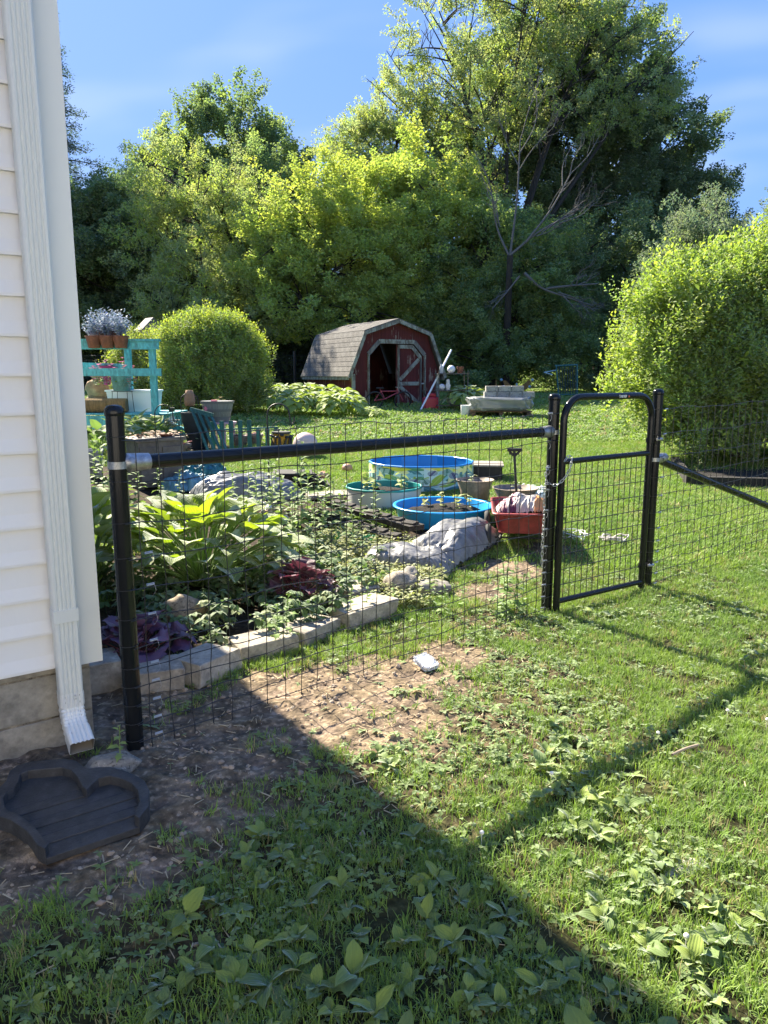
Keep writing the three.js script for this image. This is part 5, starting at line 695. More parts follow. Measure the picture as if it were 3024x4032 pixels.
{ // pallet of edging blocks, half wrapped in plastic
  const base = [2.734, 0.66, -18.307], t = thing('pallet', 'wooden pallet carrying the concrete blocks', 'pallet', base, 0.0), m = std(0.26, 0.16, 0.1, 0.9, { map: T.wood }); for (let k = 0; k < 7; k++) part('plank', [box(1.45, 0.025, 0.11, [0, 0.12, -0.55 + k * 0.16])], m, t); for (const x of [-0.65, 0, 0.65]) part('runner', [box(0.1, 0.1, 1.1, [x, 0.05, -0.07])], m, t);
  const cm = [[0.5, 0.48, 0.43], [0.45, 0.43, 0.39], [0.54, 0.52, 0.47]].map((c) => std(...c, 0.95, { map: rep(T.speck, 3) })), bg = rbox(0.29, 0.13, 0.2, 0.008); seed(151);
  const put = (x, y, z, w = 1) => { const e = single('concrete_block', y > 0.3 ? 'pale concrete block stacked on the wrapped pallet load' : 'pale concrete block inside the plastic wrap on the pallet', 'block', bg.clone(), pick(cm), [base[0] + x, base[1] + 0.135 + y + 0.065, base[2] + z], R(-0.03, 0.03), y > 0.3 ? 'blocks on top of the pallet' : 'wrapped pallet blocks'); };
  for (let j = 0; j < 2; j++) for (let i = 0; i < 4; i++) put(-0.47 + i * 0.31 + (j % 2) * 0.03, j * 0.133, 0.28);
  for (let i = 0; i < 4; i++) put(-0.22 + i * 0.3, 0.305, 0.1); for (let i = 0; i < 3; i++) put(-0.18 + i * 0.3, 0.44, 0.08); for (let i = 0; i < 4; i++) { put(-0.47 + i * 0.31, 0, 0.04); put(-0.47 + i * 0.31, 0.133, 0.04); }
  const wrap = single('plastic_wrap', 'cloudy plastic wrap draped round the pallet load', 'wrap', (() => { const g = new THREE.SphereGeometry(1, 40, 20), p = g.attributes.position; for (let i = 0; i < p.count; i++) { const x = p.getX(i), y = p.getY(i), z = p.getZ(i), s = (v) => Math.sign(v) * Math.pow(Math.abs(v), 0.3), k = 1 + 0.09 * n3(x * 3, y * 4, z * 3) + 0.05 * n3(x * 9, y * 9, z * 9); p.setXYZ(i, s(x) * (0.72 + 0.1 * y) * k, s(y) * (0.15 + 0.03 * n3(x * 2.5, 7, z * 2)) * k + 0.15, s(z) * 0.42 * k); } g.computeVertexNormals(); return g; })(), std(0.5, 0.53, 0.53, 0.28, { transmission: 0.72 }), [base[0], base[1] + 0.14, base[2] + 0.15], 0.0);
  single('pail', 'small white pail on the grass beside the pallet', 'pail', [lathe([[0.001, 0], [0.11, 0], [0.125, 0.27], [0.115, 0.27], [0.001, 0.24]], 20)], std(0.7, 0.72, 0.74, 0.5), [1.936, 0.649, -18.102]);
}
{ // metal butterfly ornament
  const t = thing('butterfly_ornament', 'large metal butterfly ornament with orange wings in the shade under the trees', 'ornament', [3.852, 0.876, -22.351]), m = std(0.16, 0.085, 0.02, 0.6), b = std(0.2, 0.32, 0.4, 0.6); part('body', [rbox(0.09, 0.85, 0.06, 0.02, [0, 0.5, 0])], b, t); for (const s of [-1, 1]) { part('wing', [extrude([[0.06, 0.35], [0.55, 0.62], [0.75, 1.05], [0.6, 1.08], [0.06, 0.6]].map(([x, y]) => [s * x, y]), 0.03)], m, t); part('wing', [extrude([[0.06, 0.1], [0.5, 0.05], [0.62, 0.35], [0.06, 0.32]].map(([x, y]) => [s * x, y]), 0.03)], std(0.25, 0.1, 0.04, 0.6), t); for (const [x, y] of [[0.82, 1.1], [0.68, 0.75], [0.62, 0.2]]) part('wing_spot', [ball(0.075, [s * x, y, 0.02], [1, 1, 0.4])], b, t); }
 t.scale.setScalar(0.55);
}
{ // upright garden trolley
  const t = thing('garden_trolley', 'dark green folded metal garden trolley under the trees', 'trolley', [5.642, 0.946, -23.652], -0.1), m = std(0.04, 0.14, 0.13, 0.6); part('frame', [bar([-0.25, 0, 0], [-0.35, 0.95, -0.1], 0.025), bar([0.3, 0, 0], [0.28, 0.98, -0.1], 0.025), bar([-0.4, 0.95, -0.1], [0.3, 0.98, -0.1], 0.025), bar([-0.25, 0.08, 0], [0.3, 0.08, 0], 0.02)], m, t); for (let k = 0; k < 7; k++) part('slat', [bar([-0.2 + k * 0.075, 0.1, 0], [-0.26 + k * 0.08, 0.93, -0.1], 0.013)], std(0.03, 0.06, 0.06, 0.7), t); part('handle', [bar([-0.35, 0.82, -0.1], [-0.75, 0.75, 0.25], 0.02), bar([-0.75, 0.75, 0.25], [-0.5, 0.68, 0.3], 0.02)], std(0.3, 0.42, 0.42, 0.5), t);
}
{ // wire fence far behind the lawn
  const t = thing('wire_fence', 'low black wire fence across the far end of the lawn', 'fence'), z = -25.5, y = gh(0, z); for (const x of [-11, -8, -5.5, -2.95, 0.2, 9, 12]) part('post', [cyl(0.045, 0.045, 1.45, [x, y + 0.72, z])], blackPaint, t); for (const h of [0.1, 0.25, 0.4, 0.55, 0.7, 0.85, 1.0, 1.15, 1.3]) part('horizontal_wire', [bar([-11, y + h, z], [0.2, y + h, z], 0.004, 4)], wireM, t); const o = []; for (let x = -11; x < 0.2; x += 0.15) o.push(bar([x, y + 0.05, z], [x, y + 1.3, z], 0.0035, 4)); part('vertical_wires', o, wireM, t, { kind: 'stuff' });
}
{ // black edging border under the big shrub
  const t = thing('bed_border', 'black timber border of the bed under the large shrub', 'border'), m = std(0.03, 0.027, 0.025, 0.9, { map: T.wood }); const a = [3.944, 0.198, -9.694], b = [4.988, 0.176, -9.289], c = [5.878, 0.276, -11.141]; part('timber', [plank([a[0], a[1] + 0.06, a[2]], [b[0] + 1.5, b[1] + 0.06, b[2] - 0.1], 0.1, 0.16)], m, t); part('timber', [plank([a[0], a[1] + 0.06, a[2]], [a[0] + 0.4, a[1] + 0.14, a[2] - 1.6], 0.1, 0.16)], m, t); part('mulch', [box(2.5, 0.06, 1.5, [a[0] + 1.5, a[1] + 0.07, a[2] - 0.8])], soilM, t);
}

// ---------- trees and shrubs ----------
function limb(pts, r0, r1, seg = 6) {                         // a tapered, bent limb
  const cv = new THREE.CatmullRomCurve3(pts.map((p) => p.isVector3 ? p : V(...p)), false, 'centripetal'), n = Math.max(4, pts.length * 3), g = new THREE.TubeGeometry(cv, n, 1, seg), p = g.attributes.position, c = V(), q = V();
  for (let i = 0; i <= n; i++) { cv.getPointAt(i / n, c); const r = lerp(r0, r1, Math.pow(i / n, 0.8)); for (let j = 0; j <= seg; j++) { const k = i * (seg + 1) + j; q.fromBufferAttribute(p, k).sub(c).multiplyScalar(r).add(c); p.setXYZ(k, q.x, q.y, q.z); } }
  return g;
}
function leafClump(n, rad, len, wid, up, sd) {               // a spray of single leaves, each a folded diamond
  seed(sd); const p = [], nn = [], ix = [], q = new THREE.Quaternion(), e = new THREE.Euler();
  for (let k = 0; k < n; k++) {
    const c = V(R(-1, 1), R(-1, 1), R(-1, 1)).multiplyScalar(rad); if (c.length() > rad) c.multiplyScalar(0.6);
    e.set(R(-0.9, 0.9) - up, R(0, 6.28), R(-0.7, 0.7), 'YXZ'); q.setFromEuler(e); const l = len * R(0.7, 1.25), w = wid * R(0.7, 1.2), o = p.length / 3;
    for (const [x, y, z] of [[0, 0, -l / 2], [w / 2, 0.22 * w, 0.04 * l], [0, -0.08 * w, l / 2], [-w / 2, 0.22 * w, 0.04 * l], [0, 0, 0]]) { const v = V(x, y, z).applyQuaternion(q).add(c); p.push(v.x, v.y, v.z); }
    ix.push(o, o + 1, o + 4, o + 1, o + 2, o + 4, o + 2, o + 3, o + 4, o + 3, o, o + 4);
  }
  const g = new THREE.BufferGeometry(); g.setAttribute('position', new THREE.Float32BufferAttribute(p, 3)); g.setIndex(ix); const f = g.toNonIndexed(); f.computeVertexNormals(); return f;
}
const clumpA = leafClump(26, 0.36, 0.16, 0.115, 0.2, 201), clumpC = leafClump(26, 0.34, 0.14, 0.085, 0, 203);
const clumpF = leafClump(30, 0.44, 0.21, 0.16, 0.2, 204);
function shootClump(sd, h, L, w, n) { seed(sd); const o = [], g = leaf(L, w, { bend: 0.5, nu: 2, nv: 2, prof: oval }); for (let s = 0; s < 3; s++) { const a = R(0, 6.3), dx = Math.sin(a) * 0.35, dz = Math.cos(a) * 0.35; for (let k = 0; k < n; k++) { const t = (k + 0.5) / n; o.push(placed(g, [dx * t * h, t * h, dz * t * h], a + k * 2.2, -0.5 - 0.5 * t + R(-0.3, 0.3), R(-0.4, 0.4), R(0.75, 1.2) * lerp(1.1, 0.7, t))); } } return joined(o); }
const shoot = shootClump(205, 0.3, 0.062, 0.03, 9);
const barkM = std(0.085, 0.07, 0.055, 0.95, { map: rep(T.wood, 2, 2), bumpMap: rep(T.woodB, 3, 3), bumpScale: 0.02 }), deadM = std(0.15, 0.135, 0.12, 0.95);
function sampleCrown(lobes, n, hollow, gap, freq, sd, offs = 0, spray = 1, len = 1) {
  seed(sd); const out = [], vol = lobes.map((l) => l[3] * l[4] * l[5]), sum = vol.reduce((a, b) => a + b, 0);
  lobes.forEach(([cx, cy, cz, rx, ry, rz], i) => {
    const m = Math.round(n * vol[i] / sum / spray); let k = 0, tries = 0;
    while (k < m && tries++ < m * 8) { const d = V(R(-1, 1), R(-1, 1), R(-1, 1)); const l = d.length(); if (l > 1 || l < 0.05) continue; d.multiplyScalar(lerp(hollow, 1, Math.pow(rnd(), 0.7)) / l * (1 + 0.2 * n3(d.x / l * 1.7 + i * 5, d.y / l * 1.7, d.z / l * 1.7))); const p = V(cx + d.x * rx, cy + d.y * ry, cz + d.z * rz); if (n3(p.x * freq + offs, p.y * freq * 1.2, p.z * freq) < gap) continue; k++; out.push(p); if (spray > 1) { const dir = V(d.x, Math.max(-0.25, d.y) + 0.35, d.z).normalize().add(V(R(-0.6, 0.6), R(-0.2, 0.5), R(-0.6, 0.6))).normalize(), L = R(0.7, 1.5) * len; for (let q = 1; q < spray; q++) { const t = q / (spray - 1), e = p.clone().addScaledVector(dir, L * t); e.y -= 0.22 * t * t * L; e.add(V(R(-0.14, 0.14), R(-0.1, 0.1), R(-0.14, 0.14)).multiplyScalar(len)); e.tip = t; out.push(e); } } }
  });
  return out;
}
const leafTone = leafMat(1, 1, 1, 0.56, { clearcoat: 0.05 });
function tree(name, label, p, o) {
  const t = thing(name, label, o.cat || 'tree', p, 0, o.group); seed(o.seed);
  const top = o.fork || [0, o.trunkH, 0], tr = o.trunkR || 0.25, limbs = [];
  part('trunk', [limb([[0, -0.2, 0], [top[0] * 0.3 + R(-0.1, 0.1), top[1] * 0.4, top[2] * 0.3], top], tr, tr * 0.6, 9)], o.bark || barkM, t);
  for (const [cx, cy, cz, rx, ry, rz] of o.lobes) {
    const c = V(cx, cy, cz), s = V(...top).lerp(V(0, top[1] * 0.6, 0), R(0, 0.5)), mid = s.clone().lerp(c, 0.5).add(V(R(-0.4, 0.4), R(0.1, 0.6), R(-0.4, 0.4))), r = tr * 0.42 * Math.min(1, ry / 2.2);
    const end = c.clone().add(V(R(-0.2, 0.2) * rx, ry * 0.35, R(-0.2, 0.2) * rz)); limbs.push(limb([s, mid, c, end], Math.max(0.05, r), 0.025, 6));
    for (let k = 0; k < (o.twigs ?? 7); k++) { const b = mid.clone().lerp(k % 2 ? c : end, R(0.1, 1)), a = R(0, 6.3), e = V(cx + Math.sin(a) * rx * R(0.6, 1), cy + ry * R(-0.5, 0.95), cz + Math.cos(a) * rz * R(0.6, 1)); const m2 = b.clone().lerp(e, 0.5).add(V(R(-0.2, 0.2), R(0.0, 0.35), R(-0.2, 0.2))); limbs.push(limb([b, m2, e], 0.045, 0.012, 5)); if (o.fine) for (let q = 0; q < 3; q++) { const f = m2.clone().lerp(e, R(0, 0.9)), e2 = f.clone().add(V(R(-0.8, 0.8), R(0.1, 1.0), R(-0.8, 0.8))); limbs.push(limb([f, f.clone().lerp(e2, 0.5).add(V(0, 0.1, 0)), e2], 0.02, 0.006, 4)); } }
  }
  part('limbs', limbs, o.bark || barkM, t, { kind: 'stuff' });
  const list = sampleCrown(o.lobes, o.n, o.hollow ?? 0.45, o.gap ?? -0.25, o.freq ?? 0.55, o.seed + 1, o.seed, 6, (o.size || 1) * (o.spray || 1)).map((q) => [im([q.x, q.y, q.z], R(0, 6.3), R(-0.4, 0.4), R(-0.4, 0.4), R(0.65, 1.0) * (1.1 - 0.5 * (q.tip || 0)) * (o.size || 1)), vary(rnd() < (o.mix ?? 0.3) ? o.c2 : o.c1, 0.16, 0.1)]);
  instances('crown', o.clump || clumpA, leafTone, list, t); return t;
}
const G0 = 0.95;
const YG = [0.42, 0.5, 0.07], YG2 = [0.36, 0.46, 0.07], MG = [0.26, 0.35, 0.075], DG = [0.17, 0.25, 0.07], GG = [0.34, 0.4, 0.13], BG = [0.22, 0.31, 0.09];
// the dark maple dome and its paler neighbour behind the left part of the garden
tree('maple_tree', 'tall dark green maple with a domed top behind the lighter trees', [-8.2, G0, -43], { seed: 301, trunkH: 5.5, trunkR: 0.4, n: 5670, clump: clumpF, c1: DG, c2: MG, gap: -0.18, lobes: [[0, 12.6, 0, 2.6, 2.9, 2.6], [-2.6, 10.4, 0, 2.7, 2.6, 2.6], [2.1, 10.8, 0, 2.5, 2.4, 2.4], [-0.2, 8.5, 0.5, 4.0, 3, 3], [3.2, 8.4, 0, 2.4, 2.2, 2.4], [-3.6, 8.2, 0, 2.0, 2.2, 2.2]] });
tree('maple_tree', 'mid green maple crown in front of the dark domed maple', [-5.8, G0, -38], { seed: 305, trunkH: 4.5, trunkR: 0.3, n: 2700, clump: clumpF, c1: BG, c2: MG, gap: -0.15, lobes: [[0, 8.9, 0, 2.4, 2.0, 2.2], [1.5, 7.6, 0.3, 2.0, 1.8, 1.8], [-1.4, 7.0, 0, 2.0, 1.8, 2], [0, 5.2, 0, 2.6, 1.8, 2]] });
// spruce at the far side of the house
{
  const t = thing('spruce_tree', 'spruce with tiered drooping branches rising behind the house', 'tree', [-16.0, G0, -38]); part('trunk', [limb([[0, -0.2, 0], [0, 8, 0], [0, 18, 0]], 0.35, 0.04, 8)], barkM, t); seed(311);
  const bl = [], list = [], gg = leafClump(46, 0.42, 0.17, 0.06, 0.3, 312);
  for (let y = 2.5; y < 17.6; y += 0.8) { const L = Math.max(0.5, 0.6 + (18 - y) * 0.26) * R(0.7, 1.2), n = 7; for (let k = 0; k < n; k++) { const a = k * 6.283 / n + y * 1.7, l = L * R(0.6, 1.15), dx = Math.sin(a), dz = Math.cos(a), dr = -0.12 * l; bl.push(limb([[0, y, 0], [dx * l * 0.5, y + 0.12, dz * l * 0.5], [dx * l, y + dr * 0.3, dz * l]], 0.05, 0.012, 4)); for (let s = 0.2; s <= 1.02; s += 0.08) list.push([im([dx * l * s + R(-0.12, 0.12), y + 0.12 * s - 0.05 + R(-0.1, 0.1), dz * l * s + R(-0.12, 0.12)], R(0, 6.3), 0, 0, [R(0.8, 1.2), R(0.45, 0.7), R(0.8, 1.2)]), vary([0.06, 0.1, 0.055], 0.2)]); } }
  part('limbs', bl, barkM, t, { kind: 'stuff' }); instances('crown', gg, leafTone, list, t);
}
tree('walnut_tree', 'dark drooping tree beyond the deck flower pots', [-13.6, G0, -34], { seed: 315, trunkH: 3.2, trunkR: 0.35, n: 4590, clump: clumpF, c1: DG, c2: [0.1, 0.17, 0.05], gap: -0.12, lobes: [[0, 6.9, 0, 2.8, 2.0, 2.4], [1.6, 5.8, 0.8, 2.4, 2.0, 2], [-1.6, 6.2, 0, 2.6, 2.4, 2], [0.4, 4.4, 1, 3.2, 1.8, 2], [3.0, 6.2, -1, 1.8, 1.8, 2]] });
tree('walnut_tree', 'second dark tree with low spreading limbs further beyond the deck', [-10.6, G0, -37], { seed: 319, trunkH: 3.2, trunkR: 0.32, n: 3510, clump: clumpF, c1: DG, c2: MG, gap: -0.12, lobes: [[0, 7.2, 0, 2.6, 2.4, 2.4], [-1.8, 5.4, 0.8, 2.4, 2.0, 2], [1.8, 5.0, 0, 2.4, 2.2, 2], [0, 3.6, 1, 3.4, 1.6, 2]] });
// loose yellow-green box elders
tree('box_elder_tree', 'loose yellow green box elder with a leaning dark trunk above the round bush', [-4.6, G0, -31], { seed: 323, fork: [-1.7, 3.6, 0], trunkR: 0.24, twigs: 10, fine: 1, n: 2550, clump: clumpC, c1: GG, c2: YG2, mix: 0.45, gap: -0.02, lobes: [[-3.2, 7.6, 0, 1.7, 1.7, 1.6], [-1.6, 6.6, 0, 1.9, 1.7, 1.6], [-4.2, 5.6, 0, 1.4, 1.6, 1.5], [0.4, 6.2, 0.2, 1.6, 1.7, 1.5], [-0.2, 4.4, 0.4, 1.6, 1.3, 1.4], [1.5, 4.8, 0, 1.6, 1.6, 1.5]] });
tree('box_elder_tree', 'low grey green box elder between the round bush and the dark trees', [-6.4, G0, -29.5], { seed: 327, trunkH: 1.5, trunkR: 0.16, twigs: 9, fine: 1, n: 1955, clump: clumpC, c1: GG, c2: YG2, gap: -0.02, lobes: [[0, 3.6, 0, 1.9, 1.5, 1.5], [1.4, 2.9, 0.3, 1.5, 1.2, 1.4], [-1.4, 2.6, 0, 1.3, 1.1, 1.3], [2.4, 4.0, 0, 1.4, 1.5, 1.4]] });
tree('box_elder_tree', 'bright yellow green box elder behind the shed roof', [-2.2, G0, -28.6], { seed: 331, fork: [-0.5, 2.4, 0], trunkR: 0.2, twigs: 9, n: 3105, clump: clumpA, c1: YG, c2: YG2, gap: -0.1, lobes: [[-0.2, 6.4, 0, 1.7, 1.6, 1.5], [1.6, 6.0, 0, 1.8, 1.7, 1.6], [-1.6, 5.0, 0, 1.5, 1.5, 1.4], [0.5, 4.4, 0.6, 1.9, 1.6, 1.5], [2.6, 4.4, 0.4, 1.5, 1.6, 1.4], [-0.9, 3.0, 0.6, 1.6, 1.3, 1.3], [1.6, 2.6, 0.6, 1.8, 1.3, 1.3]] });
tree('box_elder_tree', 'bright yellow green box elder beside the big forked tree', [1.4, G0, -29.5], { seed: 335, fork: [0, 2.4, 0], trunkR: 0.2, twigs: 9, n: 3105, clump: clumpA, c1: YG, c2: YG2, mix: 0.4, gap: -0.1, lobes: [[0.2, 7.2, 0, 1.7, 1.7, 1.5], [-1.4, 6.2, 0, 1.5, 1.6, 1.4], [1.6, 5.8, 0.2, 1.5, 1.6, 1.4], [0.2, 4.8, 0.5, 2.0, 1.6, 1.5], [2.4, 4.0, 0.4, 1.4, 1.5, 1.4], [-1.2, 3.4, 0.5, 1.6, 1.3, 1.3], [1.1, 2.6, 0.6, 2, 1.4, 1.3]] });
tree('box_elder_tree', 'paler box elder crown rising over the yellow green trees', [-0.4, G0, -34], { seed: 339, trunkH: 4.5, trunkR: 0.24, twigs: 9, fine: 1, n: 2550, clump: clumpC, c1: GG, c2: YG2, gap: -0.05, lobes: [[1.0, 11.0, 0, 1.6, 1.4, 1.4], [-0.4, 9.4, 0, 1.7, 1.5, 1.5], [1.8, 8.6, 0, 1.5, 1.5, 1.4], [-1.2, 7.2, 0, 1.4, 1.5, 1.4], [0.6, 6.4, 0, 2.0, 1.5, 1.4]] });
// the big sparse tree with dark forking limbs
tree('elm_tree', 'tall open tree with dark forking limbs and sparse pale leaves', [5.2, G0, -34], { seed: 343, fork: [0.2, 5.6, 0], trunkR: 0.36, twigs: 15, fine: 1, n: 3400, clump: clumpC, c1: GG, c2: YG2, mix: 0.35, gap: 0.12, freq: 0.8, hollow: 0.3, lobes: [[-2.6, 14.4, 0, 2.2, 2.2, 2.0], [0.6, 15.4, 0, 2.6, 2.4, 2.2], [3.4, 14.6, 0, 2.4, 2.4, 2.2], [-3.8, 11.6, 0, 2.2, 2.0, 1.8], [-1.2, 11.6, 0.4, 2.3, 2.2, 2], [2.0, 11.6, 0.2, 2.4, 2.4, 2], [-4.6, 9.0, 0, 2.0, 1.8, 1.6], [-1.6, 8.6, 0.3, 2.0, 1.8, 1.6], [5.4, 12.6, -0.4, 2.2, 2.2, 2]] });
tree('maple_tree', 'great dark green maple filling the edge of the wood beside the open tree', [9.5, G0, -38], { seed: 347, trunkH: 5, trunkR: 0.5, n: 9180, clump: clumpF, c1: DG, c2: [0.12, 0.18, 0.05], gap: -0.14, lobes: [[-2.2, 14.8, 0, 3.0, 2.8, 2.6], [1.0, 13.8, 0, 2.8, 2.8, 2.6], [-4.0, 11.4, 0, 2.8, 2.8, 2.6], [-0.4, 11.2, 0.6, 3.2, 2.8, 2.6], [3.2, 11.2, 0, 2.4, 2.4, 2.4], [4.6, 8.6, 0, 2.3, 2.0, 2.2], [2.0, 8.4, 0.6, 3.0, 2.6, 2.4], [-2.4, 8.2, 0.6, 3.0, 2.6, 2.4], [5.0, 6.2, 0, 2.2, 2.0, 2.0], [3.0, 5.4, 0.8, 3.0, 2.4, 2.2], [-1.4, 5.2, 0.8, 3.0, 2.4, 2.2]] });
tree('maple_tree', 'leafy green understorey maple beside the leaning white pipe', [4.0, G0, -28.6], { seed: 351, trunkH: 1.6, trunkR: 0.18, n: 3915, clump: clumpA, c1: [0.19, 0.29, 0.07], c2: [0.3, 0.4, 0.08], mix: 0.4, gap: -0.12, lobes: [[-0.6, 4.8, 0, 1.7, 1.5, 1.4], [1.3, 4.0, 0.2, 1.7, 1.6, 1.4], [-1.4, 3.0, 0.3, 1.5, 1.4, 1.3], [0.4, 2.4, 0.6, 1.7, 1.4, 1.3], [-0.6, 1.1, 0.6, 1.6, 1.0, 1.2], [2.0, 1.8, 0.3, 1.5, 1.3, 1.3]] });
tree('maple_tree', 'dark understorey maple behind the butterfly ornament', [8.2, G0, -30], { seed: 355, trunkH: 1.8, trunkR: 0.18, n: 4050, clump: clumpA, c1: DG, c2: BG, gap: -0.12, lobes: [[-1.0, 4.6, 0, 1.9, 1.6, 1.5], [1.3, 4.4, 0, 1.9, 1.8, 1.5], [-1.6, 2.6, 0.3, 1.6, 1.5, 1.3], [0.8, 2.2, 0.4, 1.8, 1.5, 1.3], [2.8, 2.6, 0, 1.8, 1.9, 1.5], [0, 0.9, 0.4, 2.6, 0.9, 1.0]] });
tree('ash_tree', 'small grey green tree rising above the large shrub', [8.6, 0.7, -21], { seed: 359, trunkH: 1.8, trunkR: 0.1, n: 1054, clump: clumpC, c1: [0.13, 0.19, 0.09], c2: [0.2, 0.26, 0.11], gap: -0.05, size: 0.8, lobes: [[0, 4.4, 0, 0.9, 1.2, 0.9], [-0.7, 3.5, 0, 0.9, 0.9, 0.8], [0.8, 3.6, 0, 0.9, 1.0, 0.8], [1.5, 4.3, 0, 0.6, 0.8, 0.6]] });
{ // the dead, broken limbs hanging in front of the dark trees
  const t = thing('dead_tree', 'grey bare broken tree with dead limbs hanging before the dark maples', 'tree', [4.2, G0, -26.4]); seed(363); const o = [];
  const grow = (a, d, l, r, k) => { const m = a.clone().addScaledVector(d, l * 0.5).add(V(R(-0.15, 0.15), R(-0.1, 0.15), R(-0.15, 0.15))), b = a.clone().addScaledVector(d, l).add(V(R(-0.1, 0.1), R(-0.15, 0.2), 0)); o.push(limb([a, m, b], r, r * 0.45, 5)); if (k > 0) for (let q = 0; q < (k > 1 ? 4 : 3); q++) { const s = R(0.35, 1); grow(a.clone().lerp(b, s).lerp(m, s < 0.7 ? 0.4 : 0), d.clone().add(V(R(-0.7, 0.7), R(-0.35, 0.6), R(-0.5, 0.5))).normalize(), l * R(0.4, 0.65), r * 0.45, k - 1); } };
  part('trunk', [limb([[0.1, -0.2, -0.9], [0.05, 2.4, -0.5], [0, 4.6, 0]], 0.16, 0.1, 8)], barkM, t);
  grow(V(0, 4.6, 0), V(0.8, 0.5, 0).normalize(), 2.5, 0.05, 3); grow(V(0, 4.6, 0), V(0.06, 1, 0), 3.4, 0.045, 3); grow(V(0, 4.5, 0), V(-0.35, 0.95, 0).normalize(), 2.2, 0.045, 2); grow(V(0.5, 5.0, 0), V(0.55, 0.85, 0).normalize(), 2.6, 0.045, 2); part('limbs', o.splice(0), deadM, t, { kind: 'stuff' });
  grow(V(0.45, 4.0, 0.2), V(0.85, -0.55, 0.1).normalize(), 1.7, 0.06, 3); grow(V(1.2, 3.5, 0.2), V(0.95, 0.1, 0.1).normalize(), 1.6, 0.05, 2); grow(V(0.3, 3.9, 0.2), V(-0.6, -0.75, 0.1).normalize(), 1.5, 0.035, 2); part('fallen_limb', o, deadM, t, { kind: 'stuff' });
}
{ // shade-dark thicket that closes the view under the trees
  const lobes = []; seed(371); for (let x = -26; x < 13; x += 2.6) { if (x < -13) lobes.push([x, R(1.8, 3.2), -44 + R(-1, 1), 2.6, R(2.4, 3.6), 1.4]); else lobes.push([x, R(2.2, 3.4), -42 + R(-1, 1), 2.6, R(3.0, 4.6), 1.4]); }
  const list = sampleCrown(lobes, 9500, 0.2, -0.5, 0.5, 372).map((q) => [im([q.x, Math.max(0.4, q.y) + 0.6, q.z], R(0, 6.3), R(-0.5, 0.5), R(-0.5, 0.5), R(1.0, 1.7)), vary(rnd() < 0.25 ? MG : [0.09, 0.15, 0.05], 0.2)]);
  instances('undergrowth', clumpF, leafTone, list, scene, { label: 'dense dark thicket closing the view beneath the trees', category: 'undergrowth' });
}
// ---------- shrubs ----------
function shrub(label, p, lobes, n, c1, c2, o) {
  const t = thing('shrub', label, 'shrub', p); seed(o.seed); const st = []; for (let k = 0; k < 14; k++) { const a = R(0, 6.3), l = lobes[Math.floor(rnd() * lobes.length)]; st.push(limb([[Math.sin(a) * 0.2, -0.05, Math.cos(a) * 0.2], [l[0] * 0.5 + Math.sin(a) * 0.3, l[1] * 0.5, l[2] * 0.5 + Math.cos(a) * 0.3], [l[0] + Math.sin(a) * 0.5 * l[3], l[1] + 0.4 * l[4], l[2] + Math.cos(a) * 0.5 * l[5]]], 0.03, 0.008, 5)); } part('stem', st, barkM, t, { kind: 'stuff' });
  const list = sampleCrown(lobes, n, o.hollow ?? 0.7, o.gap ?? -0.45, 1.1, o.seed + 1, 0, 3, 0.32).filter((q) => q.y > 0.05).map((q) => [im([q.x, q.y, q.z], R(0, 6.3), R(-0.45, 0.45), R(-0.45, 0.45), R(0.7, 1.2) * (1.1 - 0.35 * (q.tip || 0)) * (o.size || 1)), vary(rnd() < 0.35 ? c2 : c1, 0.15, 0.08)]); instances('foliage', shoot, leafTone, list, t); t.scale.setScalar(o.scale || 1); return t;
}
shrub('large glossy green privet shrub spilling over the fence behind the gate', [5.55, 0.3, -12.1], [[0, 1.5, 0, 1.75, 1.5, 1.5], [0.7, 2.4, 0, 1.5, 1.2, 1.3], [-0.85, 1.9, 0.2, 1.15, 1.1, 1.1], [1.8, 1.8, 0, 1.5, 1.6, 1.3], [-1.15, 1.1, 0.3, 0.95, 0.75, 0.9], [0.3, 0.9, 0.7, 1.5, 0.75, 0.9], [-0.7, 0.5, 0.7, 0.9, 0.55, 0.7], [0.6, 0.4, 0.9, 1.1, 0.5, 0.7], [1.6, 0.5, 0.8, 1.0, 0.6, 0.7], [1.4, 2.9, 0, 1.0, 0.8, 0.9]], 9500, [0.24, 0.35, 0.04], [0.36, 0.46, 0.05], { seed: 381, gap: -0.32, size: 1.7, hollow: 0.62, scale: 0.92 });
shrub('rounded yellow green privet bush on the far lawn by the deck', [-4.25, 0.66, -18.9], [[0, 1.25, 0, 1.4, 1.15, 1.3], [0.1, 1.9, 0, 1.05, 0.7, 1.0], [-0.55, 1.55, 0.1, 0.9, 0.8, 0.9], [0.6, 1.4, 0.1, 0.9, 0.85, 0.9], [0.5, 0.6, 0.2, 1.1, 0.6, 1.0], [-0.4, 0.55, 0.2, 1.1, 0.6, 1.0]], 5000, [0.25, 0.34, 0.035], [0.36, 0.43, 0.04], { seed: 385, size: 1.9, gap: -0.28, scale: 0.82 });
shrub('small yellow green bush seen through the deck rails', [-6.3, 0.7, -19.8], [[0, 0.8, 0, 0.6, 0.75, 0.6], [0.3, 1.15, 0, 0.45, 0.5, 0.4]], 800, [0.24, 0.31, 0.035], [0.34, 0.4, 0.04], { seed: 389, size: 1.5 });

